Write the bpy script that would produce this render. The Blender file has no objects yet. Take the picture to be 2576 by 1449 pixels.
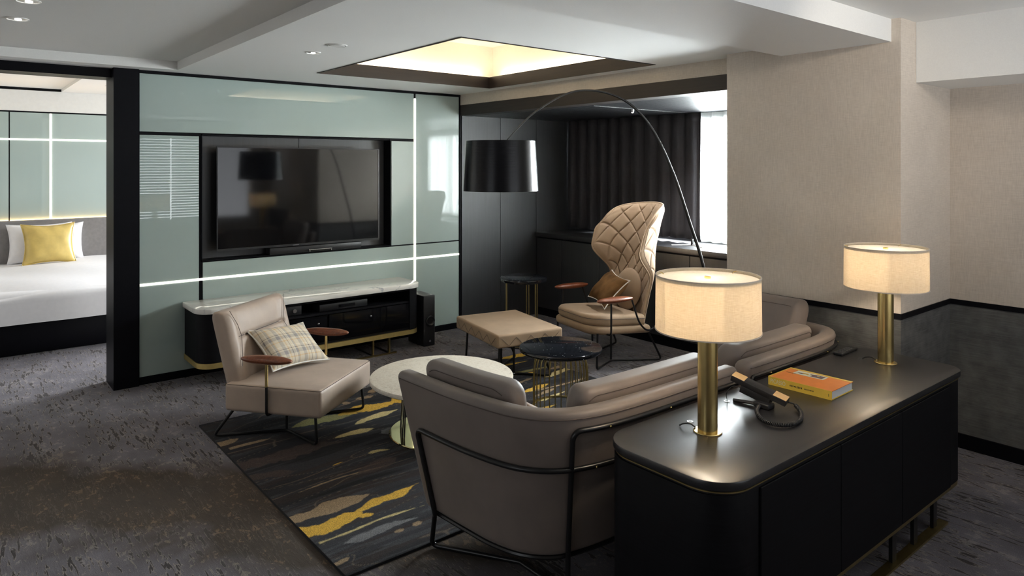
import bpy, bmesh, math, random
import numpy as np
from mathutils import Vector, Matrix, noise
random.seed(7)
SC = bpy.context.scene
PI = math.pi

# ---------------------------------------------------------------- camera, world, exposure
F_PX, CX, HY, W_PX, H_PX = 1743.0, 1288.0, 416.0, 2576.0, 1449.0
cam_d = bpy.data.cameras.new('camera')
cam = bpy.data.objects.new('camera', cam_d)
SC.collection.objects.link(cam)
cam_d.sensor_fit = 'HORIZONTAL'; cam_d.sensor_width = 36.0
cam_d.lens = 36.0 * F_PX / W_PX
cam_d.shift_y = -(H_PX / 2 - HY) / W_PX
cam_d.clip_start = 0.05
cam.location = (0, 0, 1.673)
cam.rotation_euler = (PI / 2, 0, -(PI / 2 - math.atan2(3427 - CX, F_PX)))
SC.camera = cam

SC.view_settings.view_transform = 'Standard'
SC.view_settings.look = 'None'
SC.view_settings.gamma = 1.0
SC.view_settings.use_curve_mapping = False
SC.view_settings.exposure = 1.15

wd = bpy.data.worlds.new('world'); SC.world = wd; wd.use_nodes = True
wd.node_tree.nodes['Background'].inputs[0].default_value = (0.75, 0.85, 1.0, 1)
wd.node_tree.nodes['Background'].inputs[1].default_value = 0.12

def area_light(name, loc, target, sx, sy, power, col=(1, 1, 1), spread=180):
    l = bpy.data.lights.new(name, 'AREA'); l.shape = 'RECTANGLE'
    l.size = sx; l.size_y = sy; l.energy = power; l.color = col; l.spread = math.radians(spread)
    o = bpy.data.objects.new(name, l); SC.collection.objects.link(o)
    o.location = loc
    d = Vector(target) - Vector(loc)
    o.rotation_euler = d.to_track_quat('-Z', 'Y').to_euler()
    return o
def point_light(name, loc, power, col, r=0.03):
    l = bpy.data.lights.new(name, 'POINT'); l.energy = power; l.color = col; l.shadow_soft_size = r
    o = bpy.data.objects.new(name, l); SC.collection.objects.link(o); o.location = loc
    return o
def spot_light(name, loc, power, col, ang=70, r=0.03, blend=0.6):
    l = bpy.data.lights.new(name, 'SPOT'); l.energy = power; l.color = col; l.shadow_soft_size = r
    l.spot_size = math.radians(ang); l.spot_blend = blend
    o = bpy.data.objects.new(name, l); SC.collection.objects.link(o); o.location = loc
    return o
DAY = (0.92, 0.955, 1.0); WARM = (1.0, 0.72, 0.42); SOFT = (1.0, 0.86, 0.68)
# daylight outside the real windows
area_light('daylight_alcove', (6.35, 4.0, 1.62), (0, 3.6, 1.3), 3.0, 1.7, 640, DAY, 140)
bay = spot_light('bay_track_beam', (4.78, 4.15, 2.14), 24, (.95, .97, 1.0), 120, .02, .8)
bay.rotation_euler = (Vector((4.95, 3.45, 0)) - Vector((4.78, 4.15, 2.14))).to_track_quat('-Z', 'Y').to_euler()
area_light('daylight_bedroom', (6.2, 8.15, 1.7), (0.4, 6.7, 0.0), 2.3, 1.5, 125, DAY, 110)
area_light('daylight_back', (3.0, -1.75, 1.55), (3.0, 3, 1.55), 3.4, 1.9, 110, DAY)
area_light('daylight_left', (-3.2, 1.3, 1.7), (1.5, 3.5, 1.0), 2.4, 1.6, 9, DAY)
# the ceiling downlights; the last beam is an unseen extra without a fitting
for n, (x, y, z) in enumerate(((1.826, 4.267, 2.37), (0.300, 4.057, 2.44), (0.292, 4.588, 2.44), (2.1, 0.9, 2.44))):
    spot_light('downlight_beam', (x, y, z), 5, SOFT, 80)
for (x, y, tx, ty, tz, pw) in ((2.7, .70, 3.96, 2.05, 1.75, 11), (3.1, .3, 3.96, 1.75, 1.9, 5), (3.3, -.2, 4.66, .9, 1.7, 7)):  # unseen spots without fittings, added to brighten the right-hand walls
    sp_ = spot_light('added_wall_fill', (x, y, 2.44), pw, (1.0, .90, .78), 75, .05, .9)
    sp_.rotation_euler = (Vector((tx, ty, tz)) - Vector((x, y, 2.44))).to_track_quat('-Z', 'Y').to_euler()

# ---------------------------------------------------------------- colour + materials
def lin(r, g, b):
    f = lambda c: (c / 255 / 12.92) if c / 255 <= 0.04045 else ((c / 255 + 0.055) / 1.055) ** 2.4
    return (f(r), f(g), f(b), 1.0)
def new_mat(name):
    m = bpy.data.materials.new(name); m.use_nodes = True
    nt = m.node_tree; b = nt.nodes['Principled BSDF']
    return m, nt, b
def N(nt, typ, **kw):
    n = nt.nodes.new(typ)
    for k, v in kw.items(): setattr(n, k, v)
    return n
def ramp(nt, stops, fac=None, interp='LINEAR'):
    r = N(nt, 'ShaderNodeValToRGB'); e = r.color_ramp; e.interpolation = interp
    e.elements[0].position, e.elements[0].color = stops[0][0], stops[0][1]
    e.elements[1].position, e.elements[1].color = stops[-1][0], stops[-1][1]
    for p, c in stops[1:-1]:
        x = e.elements.new(p); x.color = c
    if fac is not None: nt.links.new(fac, r.inputs[0])
    return r.outputs[0]
def coords(nt, scale=(1, 1, 1), rot=(0, 0, 0), kind='Object'):
    t = N(nt, 'ShaderNodeTexCoord'); m = N(nt, 'ShaderNodeMapping')
    m.inputs['Scale'].default_value = scale; m.inputs['Rotation'].default_value = rot
    nt.links.new(t.outputs[kind], m.inputs[0])
    return m.outputs[0]
def noise_tex(nt, vec, scale, detail=3, rough=0.5, dist=0.0, out='Fac'):
    n = N(nt, 'ShaderNodeTexNoise')
    n.inputs['Scale'].default_value = scale; n.inputs['Detail'].default_value = detail
    n.inputs['Roughness'].default_value = rough; n.inputs['Distortion'].default_value = dist
    nt.links.new(vec, n.inputs['Vector'])
    return n.outputs[out]
def mixc(nt, fac, a, b, mode='MIX'):
    m = N(nt, 'ShaderNodeMix', data_type='RGBA', blend_type=mode)
    for s, v in ((m.inputs[0], fac), (m.inputs[6], a), (m.inputs[7], b)):
        if isinstance(v, bpy.types.NodeSocket): nt.links.new(v, s)
        else: s.default_value = v
    return m.outputs[2]
def math_n(nt, op, a, b=None, clamp=False):
    m = N(nt, 'ShaderNodeMath', operation=op, use_clamp=clamp)
    for s, v in ((m.inputs[0], a), (m.inputs[1], b)):
        if v is None: continue
        if isinstance(v, bpy.types.NodeSocket): nt.links.new(v, s)
        else: s.default_value = v
    return m.outputs[0]
def bump(nt, b, h, strength=0.2, dist=0.002):
    n = N(nt, 'ShaderNodeBump'); n.inputs['Strength'].default_value = strength; n.inputs['Distance'].default_value = dist
    nt.links.new(h, n.inputs['Height']); nt.links.new(n.outputs[0], b.inputs['Normal'])
def simple(name, col, rough=0.5, metal=0.0, coat=0.0, var=0.08, nscale=30, bumpy=0.0, ior=None, coat_r=0.05):
    m, nt, b = new_mat(name)
    v = coords(nt); f = noise_tex(nt, v, nscale, 4)
    dark = tuple(c * (1 - var) for c in col[:3]) + (1,); lite = tuple(min(1, c * (1 + var)) for c in col[:3]) + (1,)
    nt.links.new(ramp(nt, [(0.3, dark), (0.7, lite)], f), b.inputs['Base Color'])
    b.inputs['Roughness'].default_value = rough; b.inputs['Metallic'].default_value = metal
    b.inputs['Coat Weight'].default_value = coat; b.inputs['Coat Roughness'].default_value = coat_r
    if ior: b.inputs['IOR'].default_value = ior
    if bumpy: bump(nt, b, f, bumpy)
    return m
def emit(name, col, strength):
    m, nt, b = new_mat(name)
    b.inputs['Base Color'].default_value = col
    b.inputs['Emission Color'].default_value = col; b.inputs['Emission Strength'].default_value = strength
    return m
def linen(name, c0, c1, rough=0.85, sx=(260, 260, 22), sz=(22, 22, 420), amount=0.7):
    m, nt, b = new_mat(name)
    a = noise_tex(nt, coords(nt, sx), 1.0, 3); c = noise_tex(nt, coords(nt, sz), 1.0, 3)
    big = noise_tex(nt, coords(nt), 2.2, 3)
    f = math_n(nt, 'ADD', math_n(nt, 'MULTIPLY', a, 0.5), math_n(nt, 'MULTIPLY', c, 0.5))
    f = math_n(nt, 'ADD', math_n(nt, 'MULTIPLY', f, amount), math_n(nt, 'MULTIPLY', big, 1 - amount))
    nt.links.new(ramp(nt, [(0.36, c0), (0.64, c1)], f), b.inputs['Base Color'])
    b.inputs['Roughness'].default_value = rough; bump(nt, b, f, 0.25, 0.001)
    return m
def leather(name, col, rough=0.52):
    m, nt, b = new_mat(name)
    v = coords(nt); big = noise_tex(nt, v, 5, 4, 0.6); fine = noise_tex(nt, v, 420, 2)
    d = tuple(c * 0.88 for c in col[:3]) + (1,); l = tuple(c * 1.08 for c in col[:3]) + (1,)
    nt.links.new(ramp(nt, [(0.3, d), (0.7, l)], big), b.inputs['Base Color'])
    b.inputs['Roughness'].default_value = rough; b.inputs['Sheen Weight'].default_value = 0.1
    bump(nt, b, fine, 0.12, 0.0008)
    return m
def wood(name, c0, c1, scale=(3, 60, 60), rough=0.4, coat=0.0, bumpy=0.1):
    m, nt, b = new_mat(name)
    f = noise_tex(nt, coords(nt, scale), 1.0, 6, 0.6, 0.6)
    nt.links.new(ramp(nt, [(0.3, c0), (0.7, c1)], f), b.inputs['Base Color'])
    b.inputs['Roughness'].default_value = rough; b.inputs['Coat Weight'].default_value = coat
    b.inputs['Coat Roughness'].default_value = 0.25
    bump(nt, b, f, bumpy, 0.001)
    return m

M = {}
M['ceiling'] = simple('ceiling_paint', (0.80, 0.80, 0.78, 1), 0.85, var=0.02, nscale=160, bumpy=0.25)
M['white_wall'] = simple('white_wall', (0.80, 0.79, 0.75, 1), 0.8, var=0.02)
M['linen'] = linen('beige_linen_wall', (0.50, 0.44, 0.375, 1), (0.67, 0.60, 0.52, 1))
M['dado'] = linen('charcoal_linen_wall', (0.060, 0.060, 0.060, 1), (0.15, 0.15, 0.145, 1), 0.6, (14, 14, 14), (10, 10, 420), 0.85)
M['black_trim'] = simple('black_lacquer_trim', (0.004, 0.004, 0.006, 1), 0.45, var=0.1)
M['black_trim'].node_tree.nodes['Principled BSDF'].inputs['Specular IOR Level'].default_value = 0.12
M['black_wood'] = wood('black_stained_wood', (0.010, 0.010, 0.012, 1), (0.020, 0.020, 0.024, 1), (50, 50, 2), 0.46, 0.0)
M['black_wood'].node_tree.nodes['Principled BSDF'].inputs['IOR'].default_value = 1.8
M['black_wood_h'] = wood('black_oak_front', (0.003, 0.003, 0.004, 1), (0.007, 0.007, 0.009, 1), (3, 3, 160), 0.55, 0.0)
M['black_wood_h'].node_tree.nodes['Principled BSDF'].inputs['Specular IOR Level'].default_value = 0.16
M['plank'] = None
M['dark_rim'] = wood('dark_brown_rim', (0.010, 0.006, 0.0045, 1), (0.020, 0.012, 0.009, 1), (3, 3, 60), 0.5)
M['cove'] = simple('cove_cream_paint', (0.80, 0.755, 0.66, 1), 0.9, var=0.01)
M['cove_led'] = emit('cove_led_strip', (1.0, 0.86, 0.68, 1), 7)
M['bed_glow'] = emit('amber_headboard_glow', (1.0, 0.62, 0.28, 1), 18)
M['led'] = emit('warm_white_led', (1.0, 0.93, 0.80, 1), 1.6)
M['led_dot'] = emit('downlight_bulb', (1.0, 0.95, 0.85, 1), 6)
M['steel'] = simple('brushed_steel', (0.6, 0.6, 0.6, 1), 0.25, 1.0)
M['chrome_dark'] = simple('dim_chrome', (0.35, 0.35, 0.37, 1), 0.3, 1.0)
M['white_plastic'] = simple('white_plastic', (0.75, 0.75, 0.73, 1), 0.4)
M['black_metal'] = simple('black_painted_metal', (0.010, 0.010, 0.011, 1), 0.32, var=0.1)
M['black_plastic'] = simple('black_plastic', (0.012, 0.012, 0.014, 1), 0.38, var=0.1)
M['brass'] = simple('brushed_brass', (0.78, 0.60, 0.26, 1), 0.26, 1.0, var=0.05)
M['brass_satin'] = simple('satin_brass_band', (0.72, 0.55, 0.22, 1), 0.5, 1.0, var=0.05)
M['brass_mirror'] = simple('polished_brass', (0.80, 0.68, 0.36, 1), 0.06, 1.0, var=0.0)
M['brass_dull'] = simple('aged_brass', (0.42, 0.33, 0.14, 1), 0.38, 1.0, var=0.1)
M['walnut'] = wood('red_brown_armrest_wood', (0.090, 0.022, 0.008, 1), (0.22, 0.062, 0.022, 1), (12, 70, 70), 0.30, 0.15)
M['leather'] = leather('taupe_leather', (0.40, 0.315, 0.255, 1))
M['sofa'] = leather('grey_taupe_sofa_leather', (0.205, 0.166, 0.146, 1))
M['sofa_seam'] = simple('sofa_seam_thread', (0.10, 0.075, 0.065, 1), 0.7)
M['tan'] = leather('tan_wool_felt', (0.36, 0.245, 0.15, 1), 0.75)
M['tan_pale'] = M['tan']
M['piping_white'] = simple('white_piping', (0.78, 0.75, 0.70, 1), 0.7)
M['velvet'] = simple('brown_velvet', (0.150, 0.078, 0.030, 1), 0.85, var=0.4, nscale=9)
M['velvet'].node_tree.nodes['Principled BSDF'].inputs['Specular IOR Level'].default_value = 0.1
M['gold_satin'] = simple('gold_satin', (0.56, 0.41, 0.12, 1), 0.38, var=0.12, nscale=12)
M['bed_white'] = simple('white_bed_linen', (0.80, 0.79, 0.80, 1), 0.85, var=0.02)
M['headboard'] = simple('grey_headboard_fabric', (0.20, 0.19, 0.185, 1), 0.85, var=0.08)
M['curtain'] = linen('dark_grey_curtain', (0.030, 0.028, 0.033, 1), (0.050, 0.047, 0.054, 1), 0.9)
M['granite'] = None
M['screen'] = simple('tv_screen_glass', (0.004, 0.004, 0.005, 1), 0.06, var=0.0, ior=1.55)
M['dark_glass'] = simple('smoked_glass_door', (0.004, 0.004, 0.005, 1), 0.06, var=0.0)
M['paper'] = simple('page_block_paper', (0.62, 0.64, 0.66, 1), 0.85, nscale=3)
M['orange'] = simple('orange_book_cover', (0.80, 0.24, 0.035, 1), 0.4, var=0.04)
M['yellow'] = simple('yellow_book_cloth', (0.72, 0.50, 0.07, 1), 0.45, var=0.05)
M['gilt_pad'] = simple('tan_phone_pad', (0.58, 0.38, 0.18, 1), 0.35, var=0.05)
M['print_cream'] = simple('print_cream', (0.66, 0.68, 0.56, 1), 0.5)
M['print_plum'] = simple('print_plum', (0.12, 0.075, 0.10, 1), 0.5)
M['print_ochre'] = simple('print_ochre', (0.55, 0.38, 0.08, 1), 0.5)
M['print_black'] = simple('print_black', (0.03, 0.025, 0.02, 1), 0.5)
M['rug_edge'] = simple('black_rug_edge', (0.012, 0.012, 0.014, 1), 0.95, nscale=200, bumpy=0.5)

def glass_panel_mat():
    m, nt, b = new_mat('sea_green_back_painted_glass')
    f = noise_tex(nt, coords(nt), 1.2, 2)
    nt.links.new(ramp(nt, [(0.3, (0.36, 0.445, 0.415, 1)), (0.7, (0.39, 0.475, 0.445, 1))], f), b.inputs['Base Color'])
    b.inputs['Roughness'].default_value = 0.5
    b.inputs['Coat Weight'].default_value = 1.0; b.inputs['Coat Roughness'].default_value = 0.012; b.inputs['Coat IOR'].default_value = 1.5
    return m
M['glass_green'] = glass_panel_mat()
M['plank'] = wood('black_slat_wood', (0.010, 0.010, 0.012, 1), (0.022, 0.022, 0.026, 1), (60, 2, 60), 0.36)

def granite_mat():
    m, nt, b = new_mat('polished_black_granite')
    v = N(nt, 'ShaderNodeTexVoronoi'); v.inputs['Scale'].default_value = 48; nt.links.new(coords(nt), v.inputs['Vector'])
    sp = math_n(nt, 'LESS_THAN', v.outputs['Distance'], 0.15)
    pick = math_n(nt, 'GREATER_THAN', noise_tex(nt, coords(nt), 26, 2), 0.52)
    f = math_n(nt, 'MULTIPLY', sp, pick)
    nt.links.new(mixc(nt, f, (0.008, 0.009, 0.012, 1), (0.45, 0.45, 0.42, 1)), b.inputs['Base Color'])
    b.inputs['Roughness'].default_value = 0.09
    return m
M['granite'] = granite_mat()
def marble_mat(name, base, vein, scale=1.0, speck=0.0, rough=0.12, warm=None, width=0.03):
    m, nt, b = new_mat(name)
    vec = coords(nt, (scale, scale, scale))
    n1 = noise_tex(nt, vec, 1.6, 6, 0.62, 1.4)
    d = math_n(nt, 'ABSOLUTE', math_n(nt, 'SUBTRACT', n1, 0.5))
    v = ramp(nt, [(0.0, (1, 1, 1, 1)), (width, (0, 0, 0, 1))], d)
    mask = noise_tex(nt, vec, 0.9, 2)
    f = math_n(nt, 'MULTIPLY', v, ramp(nt, [(0.45, (0, 0, 0, 1)), (0.62, (1, 1, 1, 1))], mask))
    c = mixc(nt, f, base, vein)
    if warm:
        n2 = noise_tex(nt, vec, 14, 5, 0.7)
        c = mixc(nt, ramp(nt, [(0.45, (0, 0, 0, 1)), (0.7, (1, 1, 1, 1))], n2), c, warm)
    nt.links.new(c, b.inputs['Base Color']); b.inputs['Roughness'].default_value = rough
    return m
M['marble'] = marble_mat('white_veined_marble', (0.86, 0.84, 0.79, 1), (0.36, 0.38, 0.42, 1), 1.6, rough=0.1)
M['travertine'] = marble_mat('cream_stone_top', (0.72, 0.67, 0.58, 1), (0.30, 0.25, 0.20, 1), 5.0, rough=0.35, warm=(0.58, 0.50, 0.40, 1), width=0.02)
def shade_mat():
    m, nt, b = new_mat('oatmeal_linen_lampshade')
    a = noise_tex(nt, coords(nt, (45, 45, 900)), 1.0, 3); c = noise_tex(nt, coords(nt, (700, 700, 30)), 1.0, 2)
    f = math_n(nt, 'ADD', math_n(nt, 'MULTIPLY', a, 0.65), math_n(nt, 'MULTIPLY', c, 0.35))
    col = ramp(nt, [(0.35, (0.70, 0.62, 0.50, 1)), (0.62, (0.87, 0.81, 0.71, 1))], f)
    nt.links.new(col, b.inputs['Base Color']); b.inputs['Roughness'].default_value = 0.9
    tr = N(nt, 'ShaderNodeBsdfTranslucent'); nt.links.new(col, tr.inputs[0])
    mx = N(nt, 'ShaderNodeMixShader'); mx.inputs[0].default_value = 0.55
    nt.links.new(b.outputs[0], mx.inputs[1]); nt.links.new(tr.outputs[0], mx.inputs[2])
    nt.links.new(mx.outputs[0], nt.nodes['Material Output'].inputs[0])
    return m
M['shade'] = shade_mat()
def translucent_mat(name, col, t=0.5, transp=0.0):
    m, nt, b = new_mat(name)
    f = noise_tex(nt, coords(nt, (90, 90, 6)), 1.0, 2)
    c = ramp(nt, [(0.2, tuple(x * 0.9 for x in col[:3]) + (1,)), (0.8, col)], f)
    nt.links.new(c, b.inputs['Base Color']); b.inputs['Roughness'].default_value = 0.9
    tr = N(nt, 'ShaderNodeBsdfTranslucent'); nt.links.new(c, tr.inputs[0])
    mx = N(nt, 'ShaderNodeMixShader'); mx.inputs[0].default_value = t
    nt.links.new(b.outputs[0], mx.inputs[1]); nt.links.new(tr.outputs[0], mx.inputs[2])
    out = mx.outputs[0]
    if transp:
        tp = N(nt, 'ShaderNodeBsdfTransparent'); m2 = N(nt, 'ShaderNodeMixShader'); m2.inputs[0].default_value = transp
        nt.links.new(out, m2.inputs[1]); nt.links.new(tp.outputs[0], m2.inputs[2]); out = m2.outputs[0]
    nt.links.new(out, nt.nodes['Material Output'].inputs[0])
    return m
M['sheer'] = translucent_mat('white_sheer_voile', (0.85, 0.86, 0.85, 1), 0.75, 0.62)
M['diffuser'] = translucent_mat('opal_diffuser', (0.92, 0.90, 0.86, 1), 0.5)
M['window_glass'] = None
def glass_clear():
    m, nt, b = new_mat('clear_window_glass')
    tp = N(nt, 'ShaderNodeBsdfTransparent'); tp.inputs[0].default_value = (0.95, 0.97, 0.96, 1)
    gl = N(nt, 'ShaderNodeBsdfGlossy'); gl.inputs['Roughness'].default_value = 0.02
    fr = N(nt, 'ShaderNodeFresnel'); fr.inputs[0].default_value = 1.45
    mx = N(nt, 'ShaderNodeMixShader'); nt.links.new(fr.outputs[0], mx.inputs[0])
    nt.links.new(tp.outputs[0], mx.inputs[1]); nt.links.new(gl.outputs[0], mx.inputs[2])
    nt.links.new(mx.outputs[0], nt.nodes['Material Output'].inputs[0])
    return m
M['window_glass'] = glass_clear()
M['table_glass'] = M['window_glass']

def carpet_mat():
    m, nt, b = new_mat('mottled_grey_brown_carpet')
    L = nt.links
    v = coords(nt)
    sp = N(nt, 'ShaderNodeSeparateXYZ'); L.new(v, sp.inputs[0])
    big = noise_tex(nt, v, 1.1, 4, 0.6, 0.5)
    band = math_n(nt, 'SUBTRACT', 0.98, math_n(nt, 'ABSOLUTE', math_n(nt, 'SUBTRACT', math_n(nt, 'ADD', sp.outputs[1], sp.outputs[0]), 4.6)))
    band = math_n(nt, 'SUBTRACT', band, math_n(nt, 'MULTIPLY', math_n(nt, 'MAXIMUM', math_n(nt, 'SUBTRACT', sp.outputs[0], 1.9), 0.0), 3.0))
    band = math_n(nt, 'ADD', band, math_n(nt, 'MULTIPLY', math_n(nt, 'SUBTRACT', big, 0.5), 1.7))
    brown_shade = ramp(nt, [(0.20, (0, 0, 0, 1)), (0.55, (1, 1, 1, 1))], band)  # brown pattern zone, with the armchair's cast shade put into the colour
    base = mixc(nt, brown_shade, (0.130, 0.120, 0.138, 1), (0.046, 0.031, 0.020, 1))
    mid = noise_tex(nt, coords(nt, (5, 3, 1)), 1.0, 4, 0.6)
    base = mixc(nt, 1.0, base, ramp(nt, [(0.3, (0.72, 0.72, 0.72, 1)), (0.7, (1.25, 1.25, 1.25, 1))], mid), 'MULTIPLY')
    # dashes that run along y, dark with a pale rim
    s1 = noise_tex(nt, coords(nt, (55, 8.0, 1)), 1.0, 2.5, 0.6, 0.35)
    reg = noise_tex(nt, coords(nt, (6, 3, 1)), 1.0, 3)
    s1 = math_n(nt, 'ADD', s1, math_n(nt, 'MULTIPLY', math_n(nt, 'SUBTRACT', reg, 0.5), 0.55))
    lite = ramp(nt, [(0.555, (0, 0, 0, 1)), (0.572, (1, 1, 1, 1)), (0.590, (1, 1, 1, 1)), (0.600, (0, 0, 0, 1))], s1)
    dark = ramp(nt, [(0.590, (0, 0, 0, 1)), (0.610, (1, 1, 1, 1))], s1)
    inv = math_n(nt, 'SUBTRACT', 1.0, math_n(nt, 'MULTIPLY', brown_shade, 0.75))
    col = mixc(nt, math_n(nt, 'MULTIPLY', math_n(nt, 'MULTIPLY', lite, 0.7), inv), base, (0.26, 0.23, 0.19, 1))
    col = mixc(nt, math_n(nt, 'MULTIPLY', math_n(nt, 'MULTIPLY', dark, 0.85), inv), col, (0.018, 0.012, 0.009, 1))
    f1 = noise_tex(nt, coords(nt, (26, 15, 1)), 1.0, 4, 0.7, 0.3)
    f1 = math_n(nt, 'ADD', f1, math_n(nt, 'MULTIPLY', math_n(nt, 'SUBTRACT', mid, 0.5), 0.5))
    fl = ramp(nt, [(0.600, (0, 0, 0, 1)), (0.630, (1, 1, 1, 1))], f1)
    flc = mixc(nt, brown_shade, (0.24, 0.225, 0.22, 1), (0.165, 0.110, 0.062, 1))
    col = mixc(nt, math_n(nt, 'MULTIPLY', fl, 0.75), col, flc)
    grain = noise_tex(nt, v, 330, 2, 0.6)
    col = mixc(nt, 1.0, col, ramp(nt, [(0.25, (0.5, 0.5, 0.5, 1)), (0.75, (1.45, 1.45, 1.45, 1))], grain), 'MULTIPLY')
    L.new(col, b.inputs['Base Color']); b.inputs['Roughness'].default_value = 0.95
    b.inputs['Specular IOR Level'].default_value = 0.2
    b.inputs['Sheen Weight'].default_value = 0.08; b.inputs['Sheen Roughness'].default_value = 0.6
    bump(nt, b, math_n(nt, 'ADD', grain, math_n(nt, 'MULTIPLY', s1, 1.5)), 0.5, 0.004)
    return m
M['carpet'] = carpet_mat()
def rug_mat():
    m, nt, b = new_mat('charcoal_gold_tufted_rug')
    a = N(nt, 'ShaderNodeVertexColor'); a.layer_name = 'dye'
    v = coords(nt); g = noise_tex(nt, v, 300, 2, 0.7)
    col = mixc(nt, 1.0, a.outputs[0], ramp(nt, [(0.3, (0.35, 0.35, 0.35, 1)), (0.7, (1.65, 1.65, 1.65, 1))], g), 'MULTIPLY')
    nt.links.new(col, b.inputs['Base Color']); b.inputs['Roughness'].default_value = 0.95
    b.inputs['Specular IOR Level'].default_value = 0.15; b.inputs['Sheen Weight'].default_value = 0.06
    bump(nt, b, g, 0.6, 0.004)
    return m
M['rug'] = rug_mat()
def plaid_mat():
    m, nt, b = new_mat('grey_tan_plaid_wool')
    t = N(nt, 'ShaderNodeTexCoord'); s = N(nt, 'ShaderNodeSeparateXYZ'); nt.links.new(t.outputs['Object'], s.inputs[0])
    def bands(sock, per, specs, off=0.0):
        fr = math_n(nt, 'FRACT', math_n(nt, 'ADD', math_n(nt, 'MULTIPLY', sock, 1.0 / per), off + 10.0))
        r = N(nt, 'ShaderNodeValToRGB'); r.color_ramp.interpolation = 'CONSTANT'
        e = r.color_ramp.elements; e[0].position = 0; e[0].color = specs[0][1]; e[1].position = specs[1][0]; e[1].color = specs[1][1]
        for p, c in specs[2:]:
            x = e.new(p); x.color = c
        nt.links.new(fr, r.inputs[0]); return r.outputs[0]
    cr = (0.62, 0.55, 0.43, 1); gy = (0.30, 0.28, 0.27, 1); tn = (0.60, 0.40, 0.19, 1); dk = (0.11, 0.09, 0.09, 1); wt = (0.74, 0.68, 0.58, 1)
    a = bands(s.outputs[0], 0.135, [(0, cr), (0.18, gy), (0.36, cr), (0.44, tn), (0.50, cr), (0.62, dk), (0.655, cr), (0.78, wt), (0.82, gy), (0.93, tn), (0.97, cr)])
    c = bands(s.outputs[1], 0.120, [(0, cr), (0.20, tn), (0.26, cr), (0.40, gy), (0.62, cr), (0.70, dk), (0.74, cr), (0.86, wt), (0.91, cr)], 0.3)
    col = mixc(nt, 0.5, a, c)
    nt.links.new(col, b.inputs['Base Color']); b.inputs['Roughness'].default_value = 0.85
    bump(nt, b, noise_tex(nt, coords(nt), 380, 2), 0.25, 0.001)
    return m
M['plaid'] = plaid_mat()

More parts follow.
